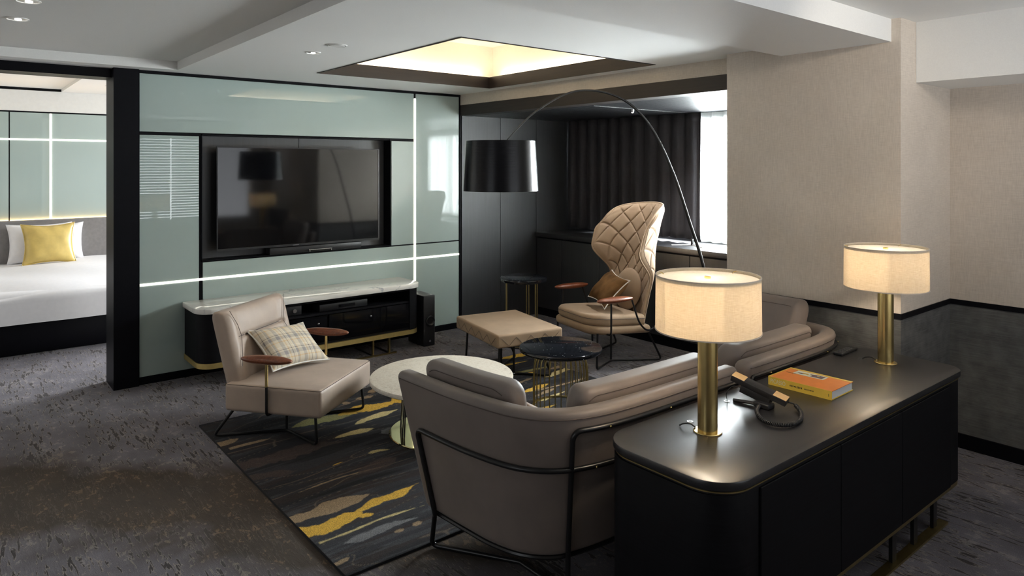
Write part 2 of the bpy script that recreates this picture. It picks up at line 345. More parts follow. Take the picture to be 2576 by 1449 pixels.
# ---------------------------------------------------------------- mesh helpers
class MB:
    def __init__(s): s.v = []; s.f = []
    def add(s, vs, fs, mtx=None):
        o = len(s.v)
        s.v += [tuple(mtx @ Vector(p)) if mtx else tuple(p) for p in vs]
        s.f += [tuple(i + o for i in f) for f in fs]
        return s
    def box(s, x0, x1, y0, y1, z0, z1, mtx=None):
        v = [(x, y, z) for z in (z0, z1) for y in (y0, y1) for x in (x0, x1)]
        return s.add(v, [(0, 2, 3, 1), (4, 5, 7, 6), (0, 1, 5, 4), (2, 6, 7, 3), (0, 4, 6, 2), (1, 3, 7, 5)], mtx)
    def rbox(s, x0, x1, y0, y1, z0, z1, r=0.01, seg=3, mtx=None, puff=0.0, cuts=0):
        bm = bmesh.new(); bmesh.ops.create_cube(bm, size=1)
        bmesh.ops.scale(bm, vec=(x1 - x0, y1 - y0, z1 - z0), verts=bm.verts)
        if cuts: bmesh.ops.subdivide_edges(bm, edges=bm.edges[:], cuts=cuts, use_grid_fill=True)
        if puff:
            hx, hy, hz = (x1 - x0) / 2, (y1 - y0) / 2, (z1 - z0) / 2
            for v in bm.verts:
                a, b_, c = v.co.x / hx, v.co.y / hy, v.co.z / hz
                v.co.z += math.copysign(puff, c) * (1 - a * a) * (1 - b_ * b_) * abs(c)
        es = [e for e in bm.edges if len(e.link_faces) == 2 and e.calc_face_angle(0) > 0.9]
        bmesh.ops.bevel(bm, geom=es, offset=r, segments=seg, profile=0.5, affect='EDGES', clamp_overlap=True)
        bmesh.ops.translate(bm, vec=((x0 + x1) / 2, (y0 + y1) / 2, (z0 + z1) / 2), verts=bm.verts)
        bm.verts.index_update()
        s.add([v.co.copy() for v in bm.verts], [[v.index for v in f.verts] for f in bm.faces], mtx); bm.free()
        return s
    def prism(s, poly, z0, z1, bev=0.0, seg=2, mtx=None):
        n = len(poly); c = (sum(p[0] for p in poly) / n, sum(p[1] for p in poly) / n)
        lev = [(z0, 0)]
        if bev:
            lev = [(z0 + bev * (1 - math.cos(a)), bev * (1 - math.sin(a))) for a in [PI / 2 * k / seg for k in range(seg + 1)]]
            lev += [(z1 - bev * (1 - math.cos(a)), bev * (1 - math.sin(a))) for a in [PI / 2 * k / seg for k in range(seg, -1, -1)]]
        else: lev = [(z0, 0), (z1, 0)]
        nr = []
        for i in range(n):
            a, b_, d = Vector(poly[i - 1]), Vector(poly[i]), Vector(poly[(i + 1) % n])
            t = (d - a); t = Vector((t[0], t[1])).normalized() if t.length > 1e-9 else Vector((1, 0))
            nr.append((t.y, -t.x))
        area = sum(poly[i - 1][0] * poly[i][1] - poly[i][0] * poly[i - 1][1] for i in range(n))
        sg = 1 if area > 0 else -1
        vs = []
        for z, ins in lev:
            for i in range(n): vs.append((poly[i][0] - sg * nr[i][0] * ins, poly[i][1] - sg * nr[i][1] * ins, z))
        fs = [tuple(range(n - 1, -1, -1)), tuple(range((len(lev) - 1) * n, len(lev) * n))]
        for k in range(len(lev) - 1):
            for i in range(n):
                j = (i + 1) % n; fs.append((k * n + i, k * n + j, (k + 1) * n + j, (k + 1) * n + i))
        return s.add(vs, fs, mtx)
    def tube(s, pts, r=0.01, seg=8, closed=False, mtx=None, caps=True):
        P = [Vector(p) for p in pts]
        Q = [P[0]]
        for p in P[1:]:
            if (p - Q[-1]).length > 1e-5: Q.append(p)
        P = Q; n = len(P); rr = r if isinstance(r, (list, tuple)) else [r] * n
        up = None; vs = []; fs = []
        for i in range(n):
            if closed: t = (P[(i + 1) % n] - P[i - 1]).normalized()
            else: t = (P[min(i + 1, n - 1)] - P[max(i - 1, 0)]).normalized()
            if up is None:
                up = Vector((0, 0, 1)) if abs(t.z) < 0.9 else Vector((1, 0, 0))
            up = (up - t * up.dot(t))
            up = up.normalized() if up.length > 1e-6 else t.orthogonal().normalized()
            sd = t.cross(up)
            for k in range(seg):
                a = 2 * PI * k / seg
                vs.append(P[i] + (up * math.cos(a) + sd * math.sin(a)) * rr[min(i, len(rr) - 1)])
        m = n if closed else n - 1
        for i in range(m):
            j = (i + 1) % n
            for k in range(seg):
                l = (k + 1) % seg; fs.append((i * seg + k, i * seg + l, j * seg + l, j * seg + k))
        if not closed and caps:
            fs.append(tuple(range(seg - 1, -1, -1))); fs.append(tuple(range((n - 1) * seg, n * seg)))
        return s.add(vs, fs, mtx)
    def lathe(s, prof, c=(0, 0, 0), seg=48, mtx=None, close=False):
        vs = []; fs = []; n = len(prof)
        for k in range(seg):
            a = 2 * PI * k / seg
            for r, z in prof: vs.append((c[0] + r * math.cos(a), c[1] + r * math.sin(a), c[2] + z))
        for k in range(seg):
            l = (k + 1) % seg
            for i in range(n - 1 if not close else n):
                j = (i + 1) % n; fs.append((k * n + i, l * n + i, l * n + j, k * n + j))
        if not close:
            if prof[0][0] > 1e-6: fs.append(tuple(k * n for k in range(seg - 1, -1, -1)))
            if prof[-1][0] > 1e-6: fs.append(tuple(k * n + n - 1 for k in range(seg)))
        return s.add(vs, fs, mtx)
    def grid(s, fn, nu, nv, cu=False, mtx=None):
        vs = [fn(i / (nu if cu else nu - 1), j / (nv - 1)) for i in range(nu) for j in range(nv)]
        fs = []
        for i in range(nu if cu else nu - 1):
            a = (i + 1) % nu
            for j in range(nv - 1): fs.append((i * nv + j, a * nv + j, a * nv + j + 1, i * nv + j + 1))
        return s.add(vs, fs, mtx)
    def ell(s, c, rx, ry, rz, nu=24, nv=14, mtx=None, p=1.0):
        def fn(u, v):
            a = 2 * PI * u; b_ = PI * (v - 0.5); cb = math.cos(b_)
            return (c[0] + rx * cb * math.cos(a), c[1] + ry * cb * math.sin(a), c[2] + rz * math.copysign(abs(math.sin(b_)) ** p, math.sin(b_)))
        return s.grid(fn, nu, nv, True, mtx)

def link(o, parent=None):
    SC.collection.objects.link(o)
    if parent is not None: o.parent = parent
    return o
def obj(name, mb, mat, parent=None, smooth=35, label=None, weld=True, fix=True):
    me = bpy.data.meshes.new(name); me.from_pydata([tuple(v) for v in mb.v], [], mb.f)
    if weld or fix:
        bm = bmesh.new(); bm.from_mesh(me)
        if weld: bmesh.ops.remove_doubles(bm, verts=bm.verts, dist=1e-5)
        if fix: bmesh.ops.recalc_face_normals(bm, faces=bm.faces)
        bm.to_mesh(me); bm.free()
    if smooth:
        me.shade_smooth(); me.set_sharp_from_angle(angle=math.radians(smooth))
    me.materials.append(mat)
    o = bpy.data.objects.new(name, me); link(o, parent)
    if label: o['label'] = label
    return o
def tag(o, label, cat, group=None, kind=None):
    o['label'] = label; o['category'] = cat
    if group: o['group'] = group
    if kind: o['kind'] = kind
    return o
def thing(name, label, cat, loc=(0, 0, 0), rotz=0.0, group=None):
    o = bpy.data.objects.new(name, None); o.empty_display_size = 0.1; link(o)
    o.location = loc; o.rotation_euler = (0, 0, rotz)
    return tag(o, label, cat, group)
def struct(name, mb, mat, label=None, cat=None, parent=None, smooth=35):
    o = obj(name, mb, mat, parent, smooth)
    if parent is None:
        o['kind'] = 'structure'; o['label'] = label or name.replace('_', ' '); o['category'] = cat or 'wall'
    return o
def copy_tree(root, loc, rotz=None):
    def cp(o, par):
        c = o.copy(); SC.collection.objects.link(c)
        if par is not None: c.parent = par
        for ch in list(o.children): cp(ch, c)
        return c
    r = cp(root, None); r.location = loc
    if rotz is not None: r.rotation_euler = (0, 0, rotz)
    return r
def fillet(pts, r=0.03, n=5, closed=False):
    P = [Vector(p) for p in pts]; out = []
    m = len(P)
    for i in range(m):
        if not closed and i in (0, m - 1): out.append(P[i]); continue
        a, b_, c = P[i - 1], P[i], P[(i + 1) % m]
        u, v = (a - b_), (c - b_); d = min(r, u.length * 0.49, v.length * 0.49)
        p, q = b_ + u.normalized() * d, b_ + v.normalized() * d
        for k in range(n + 1):
            t = k / n; out.append(p * (1 - t) ** 2 + b_ * 2 * t * (1 - t) + q * t * t)
    return out
def rrect(x0, x1, y0, y1, r, n=8):
    rs = r if isinstance(r, (tuple, list)) else (r, r, r, r)   # (x0y0, x1y0, x1y1, x0y1)
    out = []
    for (cx, cy, a0, rr) in ((x0, y0, PI, rs[0]), (x1, y0, 1.5 * PI, rs[1]), (x1, y1, 0, rs[2]), (x0, y1, 0.5 * PI, rs[3])):
        if rr < 1e-4: out.append((cx, cy)); continue
        ox = cx + (rr if cx == x0 else -rr); oy = cy + (rr if cy == y0 else -rr)
        for k in range(n + 1):
            a = a0 + PI / 2 * k / n; out.append((ox + rr * math.cos(a), oy + rr * math.sin(a)))
    return out
def catmull(pts, per=8):
    P = [np.array(p, float) for p in pts]; P = [2 * P[0] - P[1]] + P + [2 * P[-1] - P[-2]]
    out = []
    for i in range(1, len(P) - 2):
        for k in range(per):
            t = k / per; a, b_, c, d = P[i - 1], P[i], P[i + 1], P[i + 2]
            out.append(0.5 * (2 * b_ + (c - a) * t + (2 * a - 5 * b_ + 4 * c - d) * t * t + (3 * b_ - a - 3 * c + d) * t ** 3))
    out.append(P[-2]); return out
def axes(origin, ex, ey, ez):
    m = Matrix.Identity(4)
    for i, e in enumerate((ex, ey, ez)):
        for k in range(3): m[k][i] = e[k]
    for k in range(3): m[k][3] = origin[k]
    return m
def pillow_mesh(w, h, t, n=26, pinch=0.10, wr=0.004, seed=1):
    """a stuffed cushion lying in its local xy plane, thin at the rim, corners drawn out"""
    mb = MB(); rnd = random.Random(seed); ph = rnd.random() * 9
    def edge(a, b_):
        return a * w / 2 * (1 - pinch * (1 - b_ * b_) ** 1.0 * abs(a) ** 3), b_ * h / 2 * (1 - pinch * (1 - a * a) * abs(b_) ** 3)
    for sg in (1, -1):
        def fn(u, v):
            a, b_ = 2 * u - 1, 2 * v - 1
            x, y = edge(a, b_)
            k = ((1 - abs(a) ** 2.6) * (1 - abs(b_) ** 2.6))
            z = sg * t / 2 * max(k, 0) ** 0.55
            z += sg * wr * k * math.sin(9 * a + 5 * b_ + ph) * (abs(a) ** 2 + abs(b_) ** 2)
            return (x, y, z)
        mb.grid(fn, n, n)
    rim = []
    for a, b_ in [(-1 + 2 * i / 16, -1) for i in range(16)] + [(1, -1 + 2 * i / 16) for i in range(16)] + [(1 - 2 * i / 16, 1) for i in range(16)] + [(-1, 1 - 2 * i / 16) for i in range(16)]:
        x, y = edge(a, b_); rim.append((x, y, 0))
    return mb, rim

# ================================================================ THE ROOM
YT, XH, XW, XF, XG = 5.88, 4.10, 3.96, 4.66, 5.70       # tv wall, header, right wall, far right wall, window wall
YR, YA = 1.562, 2.63                                     # right wall runs from YR to YA
H0, HB, H1 = 2.40, 2.342, 2.465
XL, YB = -2.7, -1.2
def wbox(name, x0, x1, y0, y1, z0, z1, mat, label=None, cat='wall', parent=None):
    return struct(name, MB().box(x0, x1, y0, y1, z0, z1), mat, label, cat, parent, smooth=0)

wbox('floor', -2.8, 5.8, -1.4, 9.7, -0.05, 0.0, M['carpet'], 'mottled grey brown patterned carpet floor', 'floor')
# ceilings
TX0, TX1, TY0, TY1 = 2.25, 3.955, 3.215, 5.19
mb = MB()
mb.box(1.36, TX0, 2.248, YT + .04, H0, H0 + .1); mb.box(TX1, XH, 2.248, YT + .04, H0, H0 + .1)
mb.box(TX0, TX1, 2.248, TY0, H0, H0 + .1); mb.box(TX0, TX1, TY1, YT + .04, H0, H0 + .1)
mb.box(XL, 1.36, 5.71, 6.15, H0, H0 + .3)
mb.box(1.36, XW, 1.61, 2.248, HB, H0 + .3)
mb.box(XL, 1.36, 1.0, 5.71, H1, H0 + .3); mb.box(XL, XF + .1, -1.4, 1.61, H1, H0 + .3)
mb.box(XL, 1.36, 1.0, 1.61, H1 + .001, H0 + .3)
ceil = struct('ceiling', mb, M['ceiling'], 'off white painted ceiling of the living room with stepped drops', 'ceiling', smooth=0)
# lit coffer
wbox('trim_1', TX0 - .0, TX0 + .012, TY0, TY1, H0 - .004, H0 + .10, M['dark_rim'], 'dark brown rim of the lit ceiling coffer, left side', 'trim')
wbox('trim_2', TX1 - .012, TX1, TY0, TY1, H0 - .004, H0 + .10, M['dark_rim'], 'dark brown rim of the lit ceiling coffer, window side', 'trim')
wbox('trim_3', TX0 + .012, TX1 - .012, TY0, TY0 + .012, H0 - .004, H0 + .10, M['dark_rim'], 'dark brown rim of the lit ceiling coffer, near side', 'trim')
wbox('trim_4', TX0 + .012, TX1 - .012, TY1 - .012, TY1, H0 - .004, H0 + .10, M['dark_rim'], 'dark brown rim of the lit ceiling coffer, television side', 'trim')
g = .16; cz0, cz1 = H0 + .105, H0 + .42
mb = MB(); mb.box(TX0 - g, TX1 + g, TY0 - g, TY1 + g, cz1, cz1 + .03)
mb.box(TX0 - g - .03, TX0 - g, TY0 - g, TY1 + g, cz0 - .005, cz1); mb.box(TX1 + g, TX1 + g + .03, TY0 - g, TY1 + g, cz0 - .005, cz1)
mb.box(TX0 - g, TX1 + g, TY0 - g - .03, TY0 - g, cz0 - .005, cz1); mb.box(TX0 - g, TX1 + g, TY1 + g, TY1 + g + .03, cz0 - .005, cz1)
cove = struct('ceiling_coffer', mb, M['cove'], 'cream painted inside of the lit square ceiling coffer', 'ceiling', smooth=0)


cl = thing('cove_light', 'hidden warm strip lights around the ledge of the ceiling coffer', 'light', ((TX0 + TX1) / 2, (TY0 + TY1) / 2, H0 + .102))
ox, oy, oz = cl.location
for (a0, a1, b0, b1) in ((TX0 - g + .03, TX0 - g + .06, TY0, TY1), (TX1 + g - .06, TX1 + g - .03, TY0, TY1), (TX0, TX1, TY0 - g + .03, TY0 - g + .06), (TX0, TX1, TY1 + g - .06, TY1 + g - .03)):
    obj('light_strip', MB().box(a0 - ox, a1 - ox, b0 - oy, b1 - oy, H0 + .102 - oz, H0 + .114 - oz), M['cove_led'], cl, 0)
# the ledge that carries the strips (the plaster ring around the opening is already ceiling)

# right wall (beige linen above a charcoal dado)
def two_tone(name, x0, x1, y0, y1, ztop, lab):
    wbox(name, x0, x1, y0, y1, 0.876, ztop, M['linen'], 'beige linen wallpaper ' + lab, 'wall')
    wbox(name, x0, x1, y0, y1, 0.0, 0.846, M['dado'], 'charcoal linen dado ' + lab, 'wall')
def slab_trim(name, x0, x1, y0, y1, z0, z1, mat, lab):
    return wbox(name, x0, x1, y0, y1, z0, z1, mat, lab, 'trim')
two_tone('wall_right', XW, XW + .3, YR, YA, H1 + .1, 'on the pier between window bay and passage')
two_tone('wall_right', XW + .3, XF + .001, YR, YR + .12, H1 + .1, 'on the return wall of the passage')
two_tone('wall_right', XF, XF + .12, YB - .1, YR + .12, H1 + .1, 'on the passage wall at the far right')
two_tone('wall_right', XW + .3, XG, YA - .12, YA, 2.3, 'on the side of the window bay')
wbox('trim_5', XW - .006, XW, YR - .006, YA, .846, .876, M['black_trim'], 'black dado rail on the pier', 'trim')
wbox('trim_6', XW, XF, YR - .006, YR, .846, .876, M['black_trim'], 'black dado rail on the return wall', 'trim')
wbox('trim_7', XF - .006, XF, YB, YR - .006, .846, .876, M['black_trim'], 'black dado rail on the passage wall', 'trim')
wbox('trim_8', XW, XG, YA, YA + .006, .846, .876, M['black_trim'], 'black dado rail on the side of the window bay', 'trim')
wbox('baseboard_right', XF - .012, XF, YB, YR - .012, 0, .085, M['black_trim'], 'black baseboard of the passage wall', 'baseboard')
wbox('baseboard_right', XW - .012, XW, YR - .012, YA, 0, .085, M['black_trim'], 'black baseboard of the pier', 'baseboard')
wbox('baseboard_right', XW, XF - .012, YR - .012, YR, 0, .085, M['black_trim'], 'black baseboard of the return wall', 'baseboard')
wbox('ceiling_bulkhead', 4.16, XF, YB, YR - .001, 2.131, H1, M['ceiling'], 'grey white bulkhead box over the passage', 'ceiling')
# header over the window bay
wbox('wall_header', XH, XH + .12, YA - .0, YT, 2.292, H0 + .1, M['linen'], 'beige linen band above the black header of the window bay', 'wall')
wbox('trim_9', XH - .004, XH + .14, YA, YT, 2.184, 2.292, M['dark_rim'], 'black timber header beam of the window bay', 'trim')
mb = MB(); mb.box(XH + .14, XG, YA, YT, 2.192, 2.22)
k = 0
while XH + .14 + k * .06 + .052 < XG:
    mb.box(XH + .14 + k * .06, XH + .14 + k * .06 + .054, YA, YT, 2.184, 2.1921); k += 1
struct('ceiling_bay', mb, M['plank'], 'black slatted ceiling of the window bay', 'ceiling', smooth=0)
# black panelled wall of the bay
xs = [XH + .02, 4.631, 5.144, XG]
wbox('wall_bay_backing', XH, XG + .1, YT + .03, YT + .2, 0, 2.3, M['black_trim'], 'dark backing behind the bay panels', 'wall')
for a, b_, lab in zip(xs[:-1], xs[1:], ('left', 'middle', 'right')):
    wbox('wall_bay_panel', a + .003, b_ - .003, YT, YT + .03, 0.0, 2.184, M['black_wood'], lab + ' black timber wall panel of the window bay', 'panel')
# window wall of the bay
zs0 = .925
mb = MB(); mb.box(XG, XG + .12, YA - .12, 2.78, 0, 2.4); mb.box(XG, XG + .12, 5.5, YT + .2, 0, 2.4)
mb.box(XG, XG + .12, 2.78, 5.5, 0, zs0 + .02); mb.box(XG, XG + .12, 2.78, 5.5, 2.13, 2.4)
struct('wall_window', mb, M['black_wood'], 'black outer wall around the bay window', 'wall', smooth=0)
wf = struct('window_1', MB().box(XG + .02, XG + .07, 2.78, 5.5, zs0 + .02, zs0 + .06).box(XG + .02, XG + .07, 2.78, 5.5, 2.09, 2.13).box(XG + .02, XG + .07, 2.78, 2.83, zs0 + .06, 2.09).box(XG + .02, XG + .07, 5.45, 5.5, zs0 + .06, 2.09).box(XG + .02, XG + .07, 4.1, 4.15, zs0 + .06, 2.09).box(XG + .02, XG + .07, 3.36, 3.40, zs0 + .06, 2.09), M['white_plastic'], 'white framed bay window behind the sheer curtain', 'window', smooth=0)
obj('pane', MB().box(XG + .04, XG + .046, 2.83, 5.45, zs0 + .06, 2.09), M['window_glass'], wf, 0)

# television wall: sea green glass panels, black mullions, light lines
wbox('wall_left', 1.13, XH, YT + .012, YT + .03, 0, H0, M['black_trim'], 'black backing of the glass panelled television wall', 'wall')
nx0, nx1, nz0, nz1 = 1.585, 3.285, .910, 1.913
ow = bpy.data.objects['wall_left']; bpy.data.objects.remove(ow)
mb = MB(); yb0, yb1 = YT + .010, YT + .16
mb.box(1.13, nx0 - .008, yb0, yb1, 0, H0); mb.box(nx1 + .008, XH + .02, yb0, yb1, 0, H0)
mb.box(nx0 - .008, nx1 + .008, yb0, yb1, 0, nz0 - .012); mb.box(nx0 - .008, nx1 + .008, yb0, yb1, nz1 + .012, H0)
mb.box(nx0 - .008, nx1 + .008, yb1 - .02, yb1, nz0 - .012, nz1 + .012)
tvw = struct('wall_left', mb, M['black_trim'], 'glass panelled television wall with black joints', 'wall', smooth=0)
def gpanel(x0, x1, z0, z1): obj('glass_panel', MB().rbox(x0, x1, YT, YT + .010, z0, z1, .0015, 1), M['glass_green'], tvw, 30)
gpanel(1.133, 3.548, 1.932, 2.376); gpanel(3.572, 4.085, .905, 2.376)
gpanel(3.300, 3.548, .905, 1.906)
gpanel(1.133, 1.560, .768, 1.906); gpanel(1.133, 1.560, .058, .750)
gpanel(1.590, 3.548, .768, .893); gpanel(3.572, 4.085, .768, .893); gpanel(1.590, 3.548, .058, .750); gpanel(3.572, 4.085, .058, .750)
obj('niche_lining', MB().box(nx0 - .006, nx0, YT - .004, YT + .14, nz0, nz1).box(nx1, nx1 + .006, YT - .004, YT + .14, nz0, nz1).box(nx0, nx1, YT - .004, YT + .14, nz1, nz1 + .008).box(nx0, nx1, YT - .004, YT + .14, nz0 - .008, nz0), M['black_trim'], tvw, 0)
obj('niche_back', MB().box(nx0, 2.433, YT + .125, YT + .139, nz0, nz1).box(2.437, nx1, YT + .125, YT + .139, nz0, nz1), M['black_wood'], tvw, 0)
wbox('trim_10', 1.125, XH, YT - .008, YT + .02, 2.378, H0 - .001, M['black_trim'], 'black rail along the top of the television wall', 'trim')
wbox('trim_11', 4.088, XH - .005, YT - .010, YT + .01, 0.0, 2.378, M['black_trim'], 'black post at the right end of the television wall', 'trim')
wbox('baseboard_left', 1.13, 4.088, YT - .006, YT + .01, 0, .055, M['black_trim'], 'black baseboard under the television wall', 'baseboard')
t = thing('light_line', 'horizontal warm white light line across the television wall glass', 'light', (2.6, YT, .759), group='light lines in the glass walls')
obj('light_strip', MB().box(-1.463, 1.485, -.004, .006, -.008, .008), M['led'], t, 0)
t = thing('light_line', 'vertical warm white light line to the right of the television', 'light', (3.560, YT, 1.2), group='light lines in the glass walls')
obj('light_strip', MB().box(-.008, .008, -.0045, .006, -1.14, 1.13), M['led'], t, 0)
# sliding door post and opening to the bedroom
wbox('door_1', .955, 1.125, YT - .03, 6.15, 0, H0, M['black_trim'], 'wide black post of the sliding door opening to the bedroom', 'door')
wbox('trim_12', XL, .955, 5.93, 6.15, 2.332, H0 + .06, M['black_trim'], 'black lintel over the bedroom opening', 'trim')
wbox('wall_partition', 1.125, XG + .12, YT + .17, 6.15, 0, 2.7, M['white_wall'], 'bedroom side of the television wall', 'wall')

# bedroom
BZ = 2.55
wbox('wall_bedroom', -1.9, XG + .12, 9.5, 9.6, 0, 2.7, M['black_trim'], 'bedroom back wall behind the bed', 'wall')
bw = bpy.data.objects['wall_bedroom']
def bpanel(x0, x1, z0, z1, m, n='glass_panel'): obj(n, MB().rbox(x0, x1, 9.488, 9.5, z0, z1, .0015, 1), m, bw, 30)
bpanel(-1.9, .526, 1.0, 1.956, M['glass_green']); bpanel(-1.9, .526, 1.974, 2.268, M['glass_green'])
bpanel(.538, .907, 1.0, 1.956, M['glass_green']); bpanel(.538, .907, 1.974, 2.268, M['glass_green'])
bpanel(.926, 5.6, 1.0, 1.956, M['glass_green']); bpanel(.926, 5.6, 1.974, 2.268, M['glass_green'])
bpanel(-1.9, 5.6, 2.285, 2.52, M['white_wall'], 'white_panel')
t = thing('light_line', 'vertical warm light line on the bedroom glass wall above the pillows', 'light', (.9165, 9.488, 1.65), group='light lines in the glass walls')
obj('light_strip', MB().box(-.009, .009, -.006, .008, -.60, .615), M['led'], t, 0)
t = thing('light_line', 'horizontal warm light line on the bedroom glass wall', 'light', (1.6, 9.488, 1.965), group='light lines in the glass walls')
obj('light_strip', MB().box(-3.4, 3.9, -.005, .008, -.009, .009), M['led'], t, 0)
mb = MB(); mb.box(-1.9, 1.02, 6.15, 9.5, BZ, BZ + .2); mb.box(1.02, XG + .1, 6.15, 9.5, BZ - .03, BZ + .2)
struct('ceiling_bedroom', mb, M['ceiling'], 'off white bedroom ceiling with a small step', 'ceiling', smooth=0)
mb = MB(); mb.box(XG, XG + .12, 6.15, 7.0, 0, 2.7); mb.box(XG, XG + .12, 9.3, 9.6, 0, 2.7); mb.box(XG, XG + .12, 7.0, 9.3, 0, .75); mb.box(XG, XG + .12, 7.0, 9.3, 2.3, 2.7)
struct('wall_window', mb, M['white_wall'], 'white outer wall of the bedroom around its window', 'wall', smooth=0)
wbox('wall_side', -2.0, -1.9, 6.15, 9.6, 0, 2.7, M['white_wall'], 'bedroom side wall out of view', 'wall')
# left and back walls (seen only in reflections)
mb = MB(); mb.box(XL - .1, XL, -1.3, .4, 0, 2.7); mb.box(XL - .1, XL, 2.2, 6.15, 0, 2.7); mb.box(XL - .1, XL, .4, 2.2, 0, .8); mb.box(XL - .1, XL, .4, 2.2, 2.2, 2.7)
struct('wall_side', mb, M['linen'], 'beige wall beyond the left edge of the view', 'wall', smooth=0)
wx0, wx1, wz0, wz1 = 1.7, 4.3, .74, 2.18
mb = MB(); mb.box(XL, wx0, YB - .12, YB, 0, 2.7); mb.box(wx1, XF + .1, YB - .12, YB, 0, 2.7); mb.box(wx0, wx1, YB - .12, YB, 0, wz0); mb.box(wx0, wx1, YB - .12, YB, wz1, 2.7)
struct('wall_back', mb, M['linen'], 'beige wall behind the viewpoint around the blind window', 'wall', smooth=0)
bl = thing('venetian_blind', 'white slatted blind on the window mirrored in the glass wall', 'blind', ((wx0 + wx1) / 2, YB - .03, wz1))
sl = MB(); n = 31
for k in range(n):
    z = -.04 - k * (wz1 - wz0 - .06) / (n - 1)
    for (a, b_) in ((wx0 + .01, 2.42), (2.44, 2.98), (3.0, 3.56), (3.58, wx1 - .01)):
        m = Matrix.Translation((0, 0, z)) @ Matrix.Rotation(math.radians(50), 4, 'X')
        sl.box(a - (wx0 + wx1) / 2, b_ - (wx0 + wx1) / 2, -.024, .024, -.0008, .0008, m)
M['slat'] = simple('grey_blind_slat', (.16, .17, .18, 1), .6)
o = obj('slats', sl, M['slat'], bl, 0)
obj('head_rail', MB().box(-(wx1 - wx0) / 2 + .005, (wx1 - wx0) / 2 - .005, -.025, .025, -.035, 0), M['white_plastic'], bl, 0)

# ================================================================ window bay furniture
sill = thing('window_bench', 'long black timber cabinet with a sill top under the bay window', 'cabinet', (5.14, 2.65, 0))
obj('worktop', MB().rbox(-.02, XG - 5.14, 0, YT - 2.66, .878, zs0, .004, 2), M['black_wood'], sill)
obj('body', MB().box(.02, XG - 5.14, .002, YT - 2.665, .0, .877), M['black_trim'], sill, 0)
for k in range(6):
    y0 = 3.797 - 2.65 - .555 * 2 + k * .555
    if y0 + .02 > YT - 2.665: break
    obj('door', MB().rbox(0, .02, max(.004, y0 + .003), min(y0 + .552, YT - 2.665), .09, .862, .002, 1), M['black_wood'], sill)
def curtain(name, y0, y1, z0, z1, x, amp, per, mat, label, cat, seed=0, th=.003):
    rnd = random.Random(seed); n = int((y1 - y0) / .012); ph = [rnd.uniform(0, 6) for _ in range(4)]
    mb = MB()
    def fn(u, v):
        y = y0 + (y1 - y0) * u; z = z0 + (z1 - z0) * v
        w = 2 * PI * (y - y0) / per + .8 * math.sin(3.1 * y + ph[0]) + .25 * math.sin(9 * y + ph[1] + v)
        a = amp * (.75 + .25 * math.sin(2.3 * y + ph[2])) * (1 - .35 * v)
        return (x + a * math.sin(w) + .25 * a * math.sin(2 * w + ph[3] + .6 * v), y + .008 * math.sin(3 * v + w), z)
    mb.grid(fn, n, 14)
    o = obj(name, mb, mat, None, 60, weld=False)
    s = o.modifiers.new('thick', 'SOLIDIFY'); s.thickness = th
    tag(o, label, cat); return o
c = curtain('blackout_curtain', 4.02, 5.85, .955, 2.1838, 5.60, .038, .165, M['curtain'], 'dark grey pleated curtain drawn across the left of the bay window', 'curtain', 3)
c = curtain('sheer_curtain', 2.72, 4.04, .935, 2.182, 5.66, .020, .12, M['sheer'], 'white translucent sheer curtain glowing in the bay window', 'curtain', 5, .0008)
t = thing('curtain_cord', 'thin white cord lying on the black sill under the curtain', 'cord', (5.35, 3.95, zs0))
obj('cord', MB().tube([(-.10, .13, .004), (.05, .02, .004), (-.03, -.16, .004)], .004, 6), M['white_plastic'], t)
obj('weight', MB().rbox(.04, .06, .0, .02, 0, .06, .003, 2), M['black_plastic'], t)
t = thing('ceiling_track', 'slim metal track with a small spotlight under the slatted bay ceiling', 'track', (4.9, 4.15, 2.184))
obj('rail', MB().box(-.62, .75, -.003, .003, -.006, 0), M['black_metal'], t, 0)
obj('spotlight', MB().lathe([(.0, -.035), (.014, -.035), (.016, -.006), (.0, -.006)], (-.12, 0, 0), 16), M['chrome_dark'], t)
obj('bulb', MB().ell((-.12, 0, -.036), .009, .009, .005, 10, 6), M['led_dot'], t)

# ================================================================ downlights
def downlight(x, y, z, r, label, lamp=True):
    t = thing('downlight', label, 'light', (x, y, z), 0, 'recessed ceiling fittings')
    obj('trim_ring', MB().lathe([(r, 0), (r, -.003), (r * .86, -.005), (r * .80, -.001), (r * .80, .0)], (0, 0, 0), 32), M['white_plastic'], t)
    if lamp:
        obj('reflector', MB().lathe([(r * .80, -.001), (r * .55, -.0005), (0, -.0005)], (0, 0, 0), 24), M['chrome_dark'], t)
        obj('bulb', MB().ell((r * .1, r * .25, -.003), r * .30, r * .30, .004, 14, 8), M['led_dot'], t)
    else:
        obj('cover', MB().lathe([(r * .80, -.001), (r * .7, -.006), (0, -.008)], (0, 0, 0), 24), M['white_plastic'], t)
downlight(1.826, 4.267, H0, .048, 'small recessed downlight beside the round speaker left of the lit coffer')
downlight(1.829, 3.922, H0, .062, 'round white ceiling speaker cover next to the small downlight', False)
downlight(.300, 4.057, H1, .055, 'downlight at the top edge of the photo, nearer of the left pair')
downlight(.292, 4.588, H1, .055, 'downlight in the raised left ceiling, farther of the left pair')
downlight(1.35, 8.45, BZ - .03, .05, 'downlight in the bedroom ceiling right of the step')

